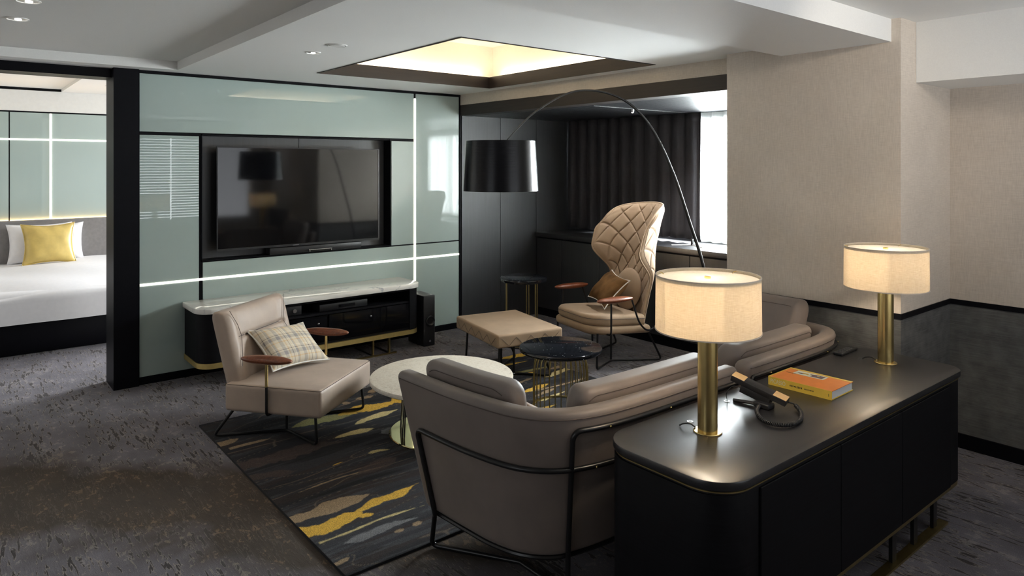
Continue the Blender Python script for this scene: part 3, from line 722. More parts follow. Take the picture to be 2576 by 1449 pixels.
# ================================================================ bed
t = thing('light_line', 'warm strip light hidden behind the top of the grey headboard', 'light', (.9, 9.486, 1.02))
obj('light_strip', MB().box(-2.6, 3.2, -.006, .0, -.01, .034), M['bed_glow'], t, 0)
bed = thing('bed', 'white bed with grey headboard seen through the bedroom opening', 'bed', (.7, 8.4, 0))
obj('base', MB().rbox(-1.6, 1.3, -.93, .95, .0, .285, .01, 2), M['black_trim'], bed, label='black bed base')
obj('mattress', MB().rbox(-1.65, 1.35, -1.02, .98, .275, .56, .08, 5, cuts=0), M['bed_white'], bed)
obj('headboard', MB().rbox(-2.4, 3.4, .960, 1.055, .0, 1.06, .012, 3), M['headboard'], bed, label='grey upholstered headboard')
mb = MB()
def duv(u, v):
    x = -1.68 + 3.06 * u; s = v * 2.3
    if s < .34: y, z = -1.045 - .006 * math.sin(9 * x), .29 + s * .68
    else:
        y = -1.045 + (s - .34) * 1.02; z = .52 + .085 * (1 - math.exp(-(s - .34) * 4.5)) + .012 * math.sin(5 * x + 2 * y) * math.sin(3.1 * y + 1) + .010 * math.sin(2.1 * x)
        y = min(y, .96)
    return (x, y, z)
mb.grid(duv, 90, 60)
o = obj('duvet', mb, M['bed_white'], None, 80, weld=False); o.location = (.7, 8.4, 0)
tag(o, 'smooth white duvet spread over the bed', 'duvet')
def upright(name, cx, cy, z0, w, h, t, lean, rot, mat, label, cat, parent=None, group=None, seed=1, roll=0.0, pinch=.10):
    mb, rim = pillow_mesh(w, h, t, 24, pinch, .006, seed)
    r = thing(name, label, cat, (cx, cy, z0 + h / 2 * math.cos(lean)), 0, group)
    r.rotation_euler = (PI / 2 - lean, roll, rot)
    obj('cover', mb, mat, r, 80)
    return r, rim
r1, _ = upright('pillow', .80, 9.27, .60, .62, .44, .15, .22, .05, M['bed_white'], 'white bed pillow behind the gold cushion, showing at its left', 'pillow', seed=3, group='white bed pillows')
r2, _ = upright('pillow', .97, 9.33, .60, .50, .43, .12, .18, -.06, M['bed_white'], 'white bed pillow behind the gold cushion, showing at its right', 'pillow', seed=5, group='white bed pillows')
r3, rim = upright('cushion', .86, 9.06, .60, .50, .45, .14, .25, .06, M['gold_satin'], 'gold satin cushion with piped edge leaning on the white pillows', 'cushion', seed=8, pinch=.14)
obj('piping', MB().tube(rim, .006, 6, True), M['gold_satin'], r3)

# ================================================================ television
tv = thing('television', 'large black flat screen television in the wall niche', 'television', (2.42, YT - .025, 1.405))
obj('screen', MB().box(-.722, .722, -.0005, .004, -.412, .412), M['screen'], tv, 0)
obj('bezel', MB().box(-.732, -.722, -.003, .004, -.43, .422).box(.722, .730, -.003, .004, -.43, .422).box(-.722, .722, -.003, .004, .412, .422).box(-.722, .722, -.003, .004, -.43, -.412), M['black_plastic'], tv, 0)
obj('case', MB().rbox(-.71, .71, .005, .10, -.40, .40, .02, 3), M['black_plastic'], tv)
obj('edge_strip', MB().box(.7302, .7318, -.003, .004, -.42, .418), M['chrome_dark'], tv, 0)
obj('indicator_light', MB().box(-.10, -.045, -.0036, -.003, -.424, -.420), M['chrome_dark'], tv, 0)
obj('brand_bar', MB().box(.035, .25, -.03, -.022, -.475, -.468).box(.04, .046, -.03, .0, -.490, -.470).box(.24, .246, -.03, .0, -.490, -.470), M['steel'], tv, 0)
obj('sound_bar', MB().rbox(-.30, .55, -.005, .10, -.492, -.436, .006, 2), M['black_plastic'], tv)

# ================================================================ television cabinet
cb = thing('television_cabinet', 'low black cabinet with white marble top under the television', 'cabinet', (2.39, 5.64, 0))
X0, X1, Y0, Y1 = -.96, .985, -.225, .225
obj('marble_top', MB().prism(rrect(X0, X1, Y0, Y1, (.13, .13, .02, .02)), .560, .600, .006), M['marble'], cb)
obj('body', MB().prism(rrect(X0 + .02, -.70, Y0 + .015, Y1, (.12, .0, .0, .0)), .19, .559, 0)
    .prism(rrect(.845, X1 - .02, Y0 + .015, Y1, (.0, .11, .0, .0)), .19, .559, 0)
    .box(-.70, .845, Y0 + .03, Y1, .542, .559).box(-.70, .845, Y0 + .03, Y1, .19, .208).box(-.70, .845, Y1 - .02, Y1, .208, .542), M['black_wood_h'], cb, 30)
obj('shelf', MB().box(-.699, .844, Y0 + .03, Y1 - .021, .432, .448), M['black_wood_h'], cb, 0)
obj('divider', MB().box(.06, .075, Y0 + .04, Y1 - .021, .208, .432), M['black_wood_h'], cb, 0)
for (a, b_, kx) in ((-.695, .058, .02), (.077, .84, .115)):
    d = obj('glass_door', MB().box(a, b_, Y0 + .022, Y0 + .028, .212, .428), M['dark_glass'], cb, 0)
    obj('knob', MB().ell(((b_ - .045) if a < 0 else (a + .045), Y0 + .012, .28), .007, .01, .007, 12, 8), M['chrome_dark'], d)
    obj('lock', MB().ell(((a + b_) / 2 + .30 * (1 if a < 0 else 0) , Y0 + .016, .365), .010, .006, .010, 12, 8), M['chrome_dark'], d)
obj('brass_band', MB().prism(rrect(X0 + .015, X1 - .015, Y0 + .01, Y1, (.122, .122, .0, .0)), .150, .189, 0), M['brass_satin'], cb)
for x in (-.62, .50, .66):
    obj('leg', MB().box(x - .007, x + .007, Y0 + .05, Y0 + .074, .0121, .149), M['brass_dull'], cb, 0)
    obj('leg', MB().box(x - .007, x + .007, Y1 - .074, Y1 - .05, .0121, .149), M['black_metal'], cb, 0)
    obj('floor_rail', MB().box(x - .007, x + .007, Y0 + .0505, Y1 - .05, 0, .012), M['black_metal'], cb, 0)
obj('floor_rail', MB().box(-.75, .72, Y0 + .03, Y0 + .05, 0, .012), M['brass_dull'], cb, 0)
t = thing('media_player', 'dim black disc player box on the upper shelf of the television cabinet', 'media player', (2.62, 5.62, .4482))
obj('case', MB().rbox(-.22, .22, -.14, .12, .004, .062, .004, 2), M['black_plastic'], t)
obj('display', MB().box(-.05, .10, -.1415, -.14, .02, .045), M['dark_glass'], t, 0)
t = thing('amplifier', 'wide black amplifier on the upper shelf near the armchair end of the cabinet', 'amplifier', (2.05, 5.62, .4482))
obj('case', MB().rbox(-.2, .2, -.13, .12, .004, .078, .004, 2), M['black_plastic'], t)
obj('volume_knob', MB().lathe([(0, 0), (.016, 0), (.016, .012), (0, .012)], (0, 0, 0), 16, Matrix.Translation((.14, -.13, .04)) @ Matrix.Rotation(PI / 2, 4, 'X')), M['chrome_dark'], t)

# ================================================================ speaker
sp = thing('loudspeaker', 'narrow black loudspeaker standing on the carpet beside the cabinet', 'speaker', (3.462, 5.60, 0), 0.0)
obj('cabinet', MB().rbox(-.062, .062, -.14, .14, 0, .468, .008, 3), M['black_plastic'], sp)
mt = Matrix.Translation((.006, -.1405, .232)) @ Matrix.Rotation(PI / 2, 4, 'X')
obj('woofer', MB().lathe([(.048, 0), (.048, .010), (.043, .014), (.034, .002), (.015, -.004), (0, -.002)], (0, 0, 0), 32, mt), M['black_metal'], sp)
obj('badge', MB().lathe([(0, .0), (.011, .0), (.011, .002), (0, .002)], (0, 0, 0), 24, Matrix.Translation((.006, -.1405, .045)) @ Matrix.Rotation(PI / 2, 4, 'X')), M['steel'], sp)

RUG_STROKES=[('tan', 0.0522, [(1.259, 3.161), (1.377, 3.161), (1.485, 3.174), (1.598, 3.165), (1.668, 3.173)]), ('gold', 0.0512, [(1.25, 3.023), (1.345, 2.999), (1.455, 3.025), (1.547, 3.023)]), ('gold', 0.0371, [(1.475, 3.023), (1.64, 3.078), (1.761, 3.076), (1.89, 3.116)]), ('gold', 0.0204, [(1.504, 2.999), (1.576, 2.979)]), ('pale', 0.0098, [(1.289, 2.897), (1.414, 2.899), (1.582, 2.912), (1.813, 2.896)]), ('gray', 0.0282, [(1.349, 2.824), (1.454, 2.822), (1.581, 2.834), (1.729, 2.815)]), ('tan', 0.0151, [(1.564, 2.767), (1.621, 2.765)]), ('tan', 0.0185, [(1.663, 2.767), (1.716, 2.77)]), ('tan', 0.0165, [(1.262, 2.699), (1.322, 2.71)]), ('line', 0.0068, [(1.261, 3.419), (1.457, 3.446), (1.74, 3.47), (2.004, 3.455)]), ('line', 0.0059, [(1.272, 3.551), (1.456, 3.547), (1.811, 3.612), (2.071, 3.617)]), ('tan', 0.0066, [(1.358, 3.409), (1.63, 3.435), (1.947, 3.4)]), ('pale', 0.0354, [(1.829, 3.954), (1.959, 3.961), (2.093, 3.945)]), ('pale', 0.0389, [(2.023, 4.08), (2.151, 4.119), (2.375, 4.147)]), ('olive', 0.0606, [(1.695, 4.286), (1.818, 4.299), (1.948, 4.284), (2.11, 4.266)]), ('gold', 0.0779, [(2.011, 4.299), (2.165, 4.318), (2.3, 4.289), (2.463, 4.302)]), ('gold', 0.0691, [(2.414, 4.299), (2.698, 4.365)]), ('tan', 0.0301, [(2.13, 4.489), (2.191, 4.48)]), ('tan', 0.0389, [(2.246, 4.511), (2.385, 4.507)]), ('line', 0.0115, [(2.046, 4.435), (2.257, 4.502), (2.494, 4.59)]), ('tan', 0.0331, [(2.38, 4.59), (2.516, 4.631)]), ('pale', 0.0202, [(1.88, 3.62), (1.941, 3.62), (2.01, 3.593)]), ('gold', 0.0073, [(1.648, 3.597), (1.726, 3.613)]), ('tan', 0.0432, [(1.239, 4.295), (1.309, 4.3), (1.373, 4.318)]), ('tan', 0.024, [(1.299, 4.194), (1.404, 4.198), (1.523, 4.195)]), ('brown', 0.0779, [(1.242, 3.908), (1.46, 3.898), (1.705, 3.915), (1.86, 3.866)]), ('brown', 0.0477, [(1.268, 3.73), (1.461, 3.666)]), ('brown', 0.0567, [(1.717, 3.426), (1.986, 3.469)]), ('line', 0.007, [(1.267, 4.126), (1.427, 4.127), (1.642, 4.122)]), ('line', 0.0076, [(1.654, 4.152), (1.861, 4.151)]), ('gray', 0.0352, [(2.087, 3.841), (2.212, 3.864)]), ('gray', 0.0365, [(1.717, 4.585), (1.856, 4.521)]), ('gold', 0.0486, [(3.687, 4.665), (3.85, 4.659), (4.003, 4.65)]), ('tan', 0.0819, [(3.866, 4.762), (3.985, 4.767)]), ('gold', 0.0349, [(3.271, 3.875), (3.414, 3.899), (3.547, 3.912)]), ('tan', 0.0272, [(3.246, 3.75), (3.53, 3.805)]), ('pale', 0.026, [(3.224, 3.66), (3.513, 3.701)]), ('tan', 0.023, [(3.359, 4.065), (3.55, 4.101)]), ('pale', 0.0414, [(3.623, 4.042), (4.109, 4.136)]), ('tan', 0.0349, [(3.789, 4.179), (4.289, 4.221)]), ('gold', 0.0243, [(3.593, 4.199), (3.665, 4.209)])]
# ================================================================ rug (dye painted per vertex, grain in the material)
RX0, RX1, RY0, RY1, RZ = 1.25, 3.93, 2.595, 4.70, .012
nx, ny = 400, 315
PAL = dict(gold=(.62, .37, .045), pale=(.52, .42, .19), tan=(.36, .25, .14), gray=(.19, .19, .195), line=(.15, .10, .07), olive=(.28, .25, .09), brown=(.060, .040, .034))
gx = np.linspace(RX0, RX1, nx); gy = np.linspace(RY0, RY1, ny)
GX, GY = np.meshgrid(gx, gy, indexing='ij')
def vnoise(x, y, seed):
    r = np.random.RandomState(seed); T = r.rand(256, 256)
    xi, yi = np.floor(x).astype(int), np.floor(y).astype(int); fx, fy = x - xi, y - yi
    fx, fy = fx * fx * (3 - 2 * fx), fy * fy * (3 - 2 * fy)
    g_ = lambda a, b_: T[a % 256, b_ % 256]
    return (g_(xi, yi) * (1 - fx) + g_(xi + 1, yi) * fx) * (1 - fy) + (g_(xi, yi + 1) * (1 - fx) + g_(xi + 1, yi + 1) * fx) * fy
def fbm(x, y, s): return (vnoise(x, y, s) + .5 * vnoise(2 * x, 2 * y, s + 1) + .25 * vnoise(4 * x, 4 * y, s + 2)) / 1.75
wy = GY + .06 * (fbm(GX * 1.5, GY * 3, 40) - .5) + .02 * np.sin(GX * 2.2)
a = fbm(GX * 1.2 + 3, wy * 16, 3); b_ = fbm(GX * 2.5 + 9, wy * 45, 9); c_ = fbm(GX * .8, wy * 7 + 4, 21)
dye = np.zeros((nx, ny, 3)); dye[:] = (.012, .012, .015)
def lay(mask, col, al=1.0):
    m_ = (np.clip(mask, 0, 1) * al)[..., None]; dye[:] = dye * (1 - m_) + np.array(col) * m_
lay((c_ - .45) * 8, (.026, .026, .031), .8); lay((a - .55) * 12, (.026, .018, .016), .9); lay((b_ - .62) * 14, (.050, .050, .057), .7)
lay((.36 - a) * 14, (.005, .005, .006), .9)
thin = np.abs(fbm(GX * .5 + 20, wy * 3.2, 55) * 9 % 1 - .5); lay((.018 - thin) * 90, (.16, .12, .085), .55)
for i, (kind, hw, pts) in enumerate(RUG_STROKES):
    cm = catmull(pts, 10) if len(pts) > 2 else [np.array(pts[0]) * (1 - t / 10) + np.array(pts[1]) * t / 10 for t in range(11)]
    cm = np.array(cm); xs_, ys_ = cm[:, 0], cm[:, 1]; o_ = np.argsort(xs_)
    cy_ = np.interp(GX, xs_[o_], ys_[o_]); x0_, x1_ = xs_.min(), xs_.max()
    u = np.clip((GX - x0_) / max(x1_ - x0_, .01), 0, 1)
    at_edge = x0_ < RX0 + .06
    taper = np.clip(np.minimum(u * 5 + (1 if at_edge else 0), (1 - u) * 3.5), 0, 1) ** .7
    w_ = hw * (.35 + 1.1 * fbm(GX * 9, GX * 0 + i * 7.3, 70 + i)) * taper
    rag = .35 * hw * (fbm(GX * 40, GY * 60, 90 + i) - .5)
    m_ = (w_ - np.abs(GY - cy_) + rag) / .004
    m_ = np.where((GX > x0_ - .02) & (GX < x1_ + .02), m_, 0)
    lay(m_, PAL[kind], .75 if kind in ('line', 'brown', 'tan', 'gray') else .95)
# the same sort of gold bands go on toward the window end of the rug
for i, (yy, xa, xb, hw, kind) in enumerate(((3.02, 2.0, 2.9, .04, 'gold'), (2.86, 2.3, 3.3, .02, 'pale'), (3.55, 2.75, 3.3, .02, 'gold'), (4.25, 2.9, 3.9, .035, 'olive'), (4.5, 3.1, 3.85, .02, 'gold'), (3.85, 3.3, 3.93, .02, 'tan'))):
    cy_ = yy + .02 * np.sin(GX * 5 + i); u = np.clip((GX - xa) / (xb - xa), 0, 1)
    w_ = hw * (.3 + 1.1 * fbm(GX * 8, GX * 0 + i, 170 + i)) * np.clip(np.minimum(u, 1 - u) * 5, 0, 1)
    lay((w_ - np.abs(GY - cy_)) / .004 * ((u > 0) & (u < 1)), PAL[kind], .85)
me = bpy.data.meshes.new('rug')
zz = RZ + .0008 * (fbm(GX * 90, GY * 90, 5) - .5)
V = np.stack([GX, GY, zz], -1).reshape(-1, 3).tolist()
Fc = [(i * ny + j, (i + 1) * ny + j, (i + 1) * ny + j + 1, i * ny + j + 1) for i in range(nx - 1) for j in range(ny - 1)]
me.from_pydata(V, [], Fc); me.shade_smooth()
ca = me.color_attributes.new('dye', 'FLOAT_COLOR', 'POINT')
ca.data.foreach_set('color', np.concatenate([dye, np.ones((nx, ny, 1))], -1).astype(np.float32).ravel())
me.materials.append(M['rug'])
rug = thing('rug', 'charcoal tufted rug with ragged gold and grey stripes under the seating group', 'rug', (0, 0, 0))
pile = bpy.data.objects.new('pile', me); link(pile, rug)
obj('edge', MB().box(RX0 - .002, RX1 + .002, RY0 - .002, RY1 + .002, 0, RZ - .001), M['rug_edge'], rug, 0)

# ================================================================ sofas
def resample(pts, n):
    P = np.array(pts, float); d = np.r_[0, np.cumsum(np.linalg.norm(np.diff(P, axis=0), axis=1))]
    s = np.linspace(0, d[-1], n); return np.stack([np.interp(s, d, P[:, k]) for k in range(P.shape[1])], 1), s
def slab_sweep(T, B, zt, zb, off, th, z0, z1, redge=.025, Rend=.07, n=90, ends=(1, 1), zbot_round=False, a0=0.0, a1=1.0, bulge=0.0):
    """a padded panel that follows the leaning curved shell: T / B are its plan curves at heights zt / zb, off is how far inside the shell"""
    Tc = np.array(catmull(T, 10)); Bc = np.array(catmull(B, 10))
    TB, s = resample(np.hstack([Tc, Bc]), 400)
    i0, i1 = int(a0 * 399), int(a1 * 399); TB = TB[i0:i1 + 1]; TB, s = resample(TB, n)
    L = s[-1]; mb = MB(); rings = []
    # cosine spacing near the ends
    base = np.linspace(0, 1, n); 
    k = Rend / L; ts = []
    m = 9
    for q in range(m): ts.append(k * (1 - math.cos(PI / 2 * q / m)))
    ts += list(np.linspace(k, 1 - k, n - 2 * m)); 
    for q in range(m - 1, -1, -1): ts.append(1 - k * (1 - math.cos(PI / 2 * q / m)))
    ts = np.array(ts); TBs = np.stack([np.interp(ts * L, s, TB[:, c]) for c in range(4)], 1)
    sec = []
    hz = z1 - z0
    for cx_, cz_, q0 in ((th - redge, z1 - redge, 0), (redge, z1 - redge, 1), (redge, z0 + redge, 2), (th - redge, z0 + redge, 3)):
        for q in range(6):
            a = PI / 2 * (q0 + q / 5); sec.append((cx_ + redge * math.cos(a), cz_ + redge * math.sin(a)))
    full = []
    for i in range(len(sec)):
        p, q = sec[i], sec[(i + 1) % len(sec)]; full.append(p)
        dl = math.hypot(p[0] - q[0], p[1] - q[1])
        for w in range(1, int(dl / .05) + 1): full.append((p[0] + (q[0] - p[0]) * w / (int(dl / .05) + 1), p[1] + (q[1] - p[1]) * w / (int(dl / .05) + 1)))
    ns = len(full)
    for i, t_ in enumerate(ts):
        a, c = TBs[max(i - 1, 0)], TBs[min(i + 1, len(ts) - 1)]
        if i in (0, len(ts) - 1) or np.linalg.norm(c[:2] - a[:2]) < 1e-6:
            a, c = (TBs[0], TBs[3]) if i < len(ts) / 2 else (TBs[-4], TBs[-1])
        tg = c[:2] - a[:2]; tg = tg / np.linalg.norm(tg); nin = np.array([-tg[1], tg[0]]) * side
        d0, d1 = t_ * L, (1 - t_) * L
        sh = 1.0
        for d_, e_ in ((d0, ends[0]), (d1, ends[1])):
            if e_ and d_ < Rend: sh = min(sh, math.sqrt(max(0, 1 - (1 - d_ / Rend) ** 2)))
        drop = Rend * .9 * (1 - sh); wd_ = .30 + .70 * sh
        ring = []
        for (o_, z) in full:
            zc = z - drop * (z - z0) / hz + (drop * (z1 - z) / hz if zbot_round else 0)
            oo = th / 2 + (o_ - th / 2) * wd_ 
            if bulge: oo += bulge * math.sin(PI * (z - z0) / hz) * (1 if o_ > th / 2 else -0.2) * sh
            f = (zc - zb) / (zt - zb); p = TBs[i, :2] * f + TBs[i, 2:] * (1 - f)
            p = p + nin * (off + oo); ring.append((p[0], p[1], zc))
        rings.append(ring)
    vs = [p for r_ in rings for p in r_]; fs = []
    for i in range(len(rings) - 1):
        for j in range(ns):
            l = (j + 1) % ns; fs.append((i * ns + j, i * ns + l, (i + 1) * ns + l, (i + 1) * ns + j))
    fs.append(tuple(range(ns))); fs.append(tuple(range((len(rings) - 1) * ns, len(rings) * ns)))
    mb.add(vs, fs); return mb
side = 1
def shell_line(T, B, zt, zb, z, off, a0, a1, n=60):
    Tc = np.array(catmull(T, 10)); Bc = np.array(catmull(B, 10)); TB, s = resample(np.hstack([Tc, Bc]), 400)
    out = []
    zf = z if callable(z) else (lambda t: z)
    for t_ in np.linspace(a0, a1, n):
        i = t_ * 399; i_ = int(min(i, 398)); p = TB[i_] * (1 - (i - i_)) + TB[i_ + 1] * (i - i_)
        tg = TB[min(i_ + 3, 399)][:2] - TB[max(i_ - 3, 0)][:2]; tg = tg / np.linalg.norm(tg); nin = np.array([-tg[1], tg[0]]) * side
        zc = zf(t_); f = (zc - zb) / (zt - zb); q = p[:2] * f + p[2:] * (1 - f) + nin * off
        out.append((q[0], q[1], zc))
    return out
ZT, ZB = .76, .17
# module by the near corner: arm front -> corner -> along the back
T1 = [(1.543, 2.734), (1.553, 2.560), (1.566, 2.36), (1.594, 2.17), (1.640, 1.99), (1.735, 1.872), (1.880, 1.808), (2.09, 1.786), (2.42, 1.782), (2.80, 1.784)]
B1 = [(1.630, 2.610), (1.640, 2.47), (1.652, 2.32), (1.668, 2.18), (1.712, 2.05), (1.800, 1.955), (1.930, 1.915), (2.12, 1.895), (2.42, 1.892), (2.80, 1.892)]
ROUND = dict(redge=.030, Rend=.055)
s1 = thing('sofa', 'taupe leather curved corner sofa, left section in front of the sideboard', 'sofa', (0, 0, 0), group='sofa sections')
obj('shell', slab_sweep(T1, B1, ZT, ZB, 0, .085, ZB, ZT, n=130, **ROUND), M['sofa'], s1, 60)
def seat_poly(xa, xb, ya, yb, ra): return rrect(xa, xb, ya, yb, ra, 8)
obj('seat', MB().prism(seat_poly(1.71, 2.79, 1.97, 2.66, (.22, .04, .04, .05)), .20, .395, .03, 4), M['sofa'], s1)
def seam(T, B, z, off, a0, a1, parent, m=None): obj('seam', MB().tube(shell_line(T, B, ZT, ZB, z, off, a0, a1, 80), .0022, 5), m or M['sofa_seam'], parent)
seam(T1, B1, ZT - .028, -.0005, .02, .985, s1)
def rail(T, B, z, a0, a1, parent, name='frame_rail', r=.0105, n=70):
    A = Vector(shell_line(T, B, ZT, ZB, z - .045, -.011, a0, a0 + .0005, 2)[0]); K = Vector(shell_line(T, B, ZT, ZB, z, -.011, a0, a0 + .0005, 2)[0])
    D = Vector(shell_line(T, B, ZT, ZB, z, -.011, a0 + .02, a0 + .021, 2)[0])
    bend = [A * (1 - t) ** 2 + K * 2 * t * (1 - t) + D * t * t for t in [k / 8 for k in range(8)]]
    return obj(name, MB().tube(bend + shell_line(T, B, ZT, ZB, z, -.011, a0 + .02, a1, n), r, 12), M['black_metal'], parent)
lr = rail(T1, B1, .535, .055, .995, s1); ur = rail(T1, B1, .690, .468, .990, s1)
def leg_line(T, B, a, ztop, foot=None, inward=0.0):
    pts = [shell_line(T, B, ZT, ZB, z, -.011, a, a, 2)[0] for z in np.linspace(ztop, ZB + .005, 8)]
    return pts
p = leg_line(T1, B1, .055, .492); f0 = p[-1]
obj('leg', MB().tube(fillet([p[0]] + [p[-1], (f0[0] + .005, f0[1] + .008, .165), (1.645, 2.575, .011), (1.86, 2.23, .011)], .03, 4), .0105, 12), M['black_metal'], s1)
p = leg_line(T1, B1, .468, .647)
obj('leg', MB().tube(fillet(p + [(p[-1][0] + .02, p[-1][1] + .02, .011), (1.86, 2.23, .011)], .03, 4), .0105, 12), M['black_metal'], s1)
obj('leg', MB().tube(fillet([(2.72, 1.93, .20), (2.72, 1.93, .011), (2.55, 2.25, .011), (2.72, 2.58, .011), (2.72, 2.58, .20)], .03, 4), .011, 8), M['black_metal'], s1)
obj('base_rail', MB().tube(shell_line(T1, B1, ZT, ZB, .166, .012, .03, .98, 60), .010, 8), M['black_metal'], s1)
obj('front_rail', MB().tube([(1.70, 2.60, .185), (2.72, 2.60, .185)], .010, 8), M['black_metal'], s1)
def bolts(T, B, z, aa, parent):
    for a in aa:
        q = shell_line(T, B, ZT, ZB, z, -.0235, a, a + .001, 2)[0]
        obj('bolt', MB().ell(q, .005, .005, .005, 10, 6), M['brass'], parent)
bolts(T1, B1, .690, (.545, .72, .88), s1); bolts(T1, B1, .535, (.52, .8), s1)
# section against the pier
T2 = [(2.86, 1.784), (3.10, 1.782), (3.40, 1.784), (3.60, 1.79), (3.76, 1.815), (3.865, 1.875), (3.915, 1.99), (3.925, 2.17), (3.928, 2.40), (3.930, 2.66)]
B2 = [(2.86, 1.892), (3.10, 1.892), (3.38, 1.894), (3.55, 1.898), (3.68, 1.915), (3.77, 1.965), (3.815, 2.06), (3.825, 2.20), (3.828, 2.38), (3.830, 2.60)]
s2 = thing('sofa', 'taupe leather curved corner sofa, right section against the pier wall', 'sofa', (0, 0, 0), group='sofa sections')
obj('shell', slab_sweep(T2, B2, ZT, ZB, 0, .085, ZB, ZT, n=130, **ROUND), M['sofa'], s2, 60)
obj('seat', MB().prism(seat_poly(2.87, 3.74, 1.97, 2.66, (.04, .22, .05, .04)), .20, .395, .03, 4), M['sofa'], s2)
seam(T2, B2, ZT - .028, -.0005, .015, .98, s2)
rail(T2, B2, .535, .01, .94, s2); 
obj('frame_rail', MB().tube(fillet([shell_line(T2, B2, ZT, ZB, .56, -.011, .012, .013, 2)[0]] + shell_line(T2, B2, ZT, ZB, .690, -.011, .022, .60, 60), .03, 4), .011, 8), M['black_metal'], s2)
bolts(T2, B2, .690, (.10, .42, .555), s2)
obj('leg', MB().tube(fillet(leg_line(T2, B2, .60, .690) + [(3.76, 2.02, .011), (3.60, 2.25, .011), (3.76, 2.56, .011), (3.78, 2.56, .19)], .03, 4), .011, 8), M['black_metal'], s2)
obj('leg', MB().tube(fillet([(2.94, 1.93, .20), (2.94, 1.93, .011), (3.11, 2.25, .011), (2.94, 2.58, .011), (2.94, 2.58, .20)], .03, 4), .011, 8), M['black_metal'], s2)

def loose_cushion(T, B, a0, a1, z0, z1, th, off, label, group=None, bulge=.012):
    r = thing('sofa_cushion', label, 'cushion', (0, 0, 0), 0, 'sofa back cushions')
    mb = slab_sweep(T, B, ZT, ZB, off, th, z0, z1, redge=.038, Rend=.10, n=70, a0=a0, a1=a1, bulge=bulge)
    obj('cover', mb, M['sofa'], r, 60)
    for dz, oo, nm in ((.012, -.0005, 'back_seam'), (.012, th + .0005, 'front_seam')):
        pts = shell_line(T, B, ZT, ZB, lambda t, a0=a0, a1=a1: z1 - .030 - .075 * max(0, 1 - min(t - a0, a1 - t) / .06) ** 2, off + oo, a0 + .03, a1 - .03, 60)
        obj(nm, MB().tube(pts, .002, 5), M['sofa_seam'], r)
    return r
loose_cushion(T1, B1, .045, .325, .396, .815, .115, .090, 'taupe back cushion against the near arm of the left sofa section')
loose_cushion(T1, B1, .505, .975, .396, .805, .125, .095, 'long taupe back cushion behind the near table lamp')
loose_cushion(T2, B2, .02, .475, .396, .805, .125, .095, 'long taupe back cushion of the right sofa section')
loose_cushion(T2, B2, .625, .985, .396, .905, .120, .110, 'tall taupe cushion leaning at the pier wall end of the sofa')
# small accent cushion edge showing in the gap
mb, rim = pillow_mesh(.26, .26, .09, 20, .1, .004, 4)
r = thing('cushion', 'small beige cushion peeking out behind the long sofa cushion', 'cushion', (1.925, 2.165, .525)); r.rotation_euler = (1.25, .3, -.75)
obj('cover', mb, M['leather'], r, 80)

# ================================================================ steel sled base used by chairs and ottoman
def sled(parent, xf, yf, xr, yr, xa, ya, ztf, ztr, r=.009, mat=None, inset=.03):
    for s_ in (-1, 1):
        pts = [(s_ * (xf - .01), yf - .015, ztf), (s_ * xf, yf, .012), (s_ * xa, ya, .010), (s_ * xr, yr, .012), (s_ * (xr - inset), yr + .13, ztr)]
        obj('leg', MB().tube(fillet(pts, .035, 5), r, 8), mat or M['black_metal'], parent)
        obj('centre_post', MB().tube([(s_ * xa, ya, .010), (s_ * xa, ya, ztf)], r * .95, 8), mat or M['black_metal'], parent)
def arm_pad(parent, x, y, z, L, w=.047, h=.024, yaw=0):
    mt = Matrix.Translation((x, y, z)) @ Matrix.Rotation(yaw, 4, 'Z')
    mb = MB()
    def fn(u, v):
        a = 2 * PI * u; t = -1 + 2 * v; k = (1 - abs(t) ** 2.4) ** .55 if abs(t) < 1 else 0
        return (w * k * math.cos(a), L / 2 * t, h * k * (math.sin(a) if math.sin(a) > 0 else math.sin(a) * 1.15))
    mb.grid(fn, 26, 34, True, mt)
    return obj('armrest', mb, M['walnut'], parent, 80)

# ================================================================ low armchair
fx, fy = .608, -.794
lc = thing('lounge_chair', 'low taupe leather armchair with wooden arms by the marble table', 'chair', (1.766, 4.312, RZ), math.atan2(fy, fx) - PI / 2)
mb = MB(); mb.rbox(-.343, .343, -.319, .325, .185 - RZ, .352 - RZ, .022, 4, puff=.010, cuts=3)
obj('seat', mb, M['leather'], lc, 50)
obj('seat_seam', MB().tube(fillet([(-.337, -.30, .334), (-.337, .319, .334), (.337, .319, .334), (.337, -.30, .334)], .02, 4), .0018, 5), M['sofa_seam'], lc)
# back: padded slab leaning back, channel across, side bolsters
bw_, bx = .345, -.050
tilt = math.radians(15); zb0 = .215; hb = .56
mt = Matrix.Translation((bx, -.275, zb0)) @ Matrix.Rotation(tilt, 4, 'X')
mb = MB()
def lbk(u, v):
    a = -1 + 2 * u; z = hb * v
    e = (1 - abs(a) ** 10) ; ez = (1 - abs(2 * v - 1) ** 14)
    y = .0
    bol = .022 * max(0, min(1, (abs(a) - .60 - .14 * abs(v - .62)) / .22))
    ch = .020 * math.exp(-((v - .66) / .018) ** 2) * (1 if abs(a) < .76 else 0) * max(0, min(1, (.78 - abs(a)) / .05))
    y = .050 + bol - ch + .010 * (1 - a * a) * (math.sin(PI * min(1, max(0, (v - .66) / .34))) if v > .66 else math.sin(PI * v / .66))
    y = -.005 + (y + .005) * (e ** .5) * (ez ** .5)
    return (a * bw_, y, z)
mb.grid(lbk, 70, 70)
def lbk2(u, v):
    a = -1 + 2 * u; z = hb * v; e = (1 - abs(a) ** 10) ; ez = (1 - abs(2 * v - 1) ** 14)
    return (a * bw_, -.005 - .060 * (e ** .5) * (ez ** .5), z)
mb.grid(lbk2, 70, 70)
mb.v = [tuple(mt @ Vector(q)) for q in mb.v]
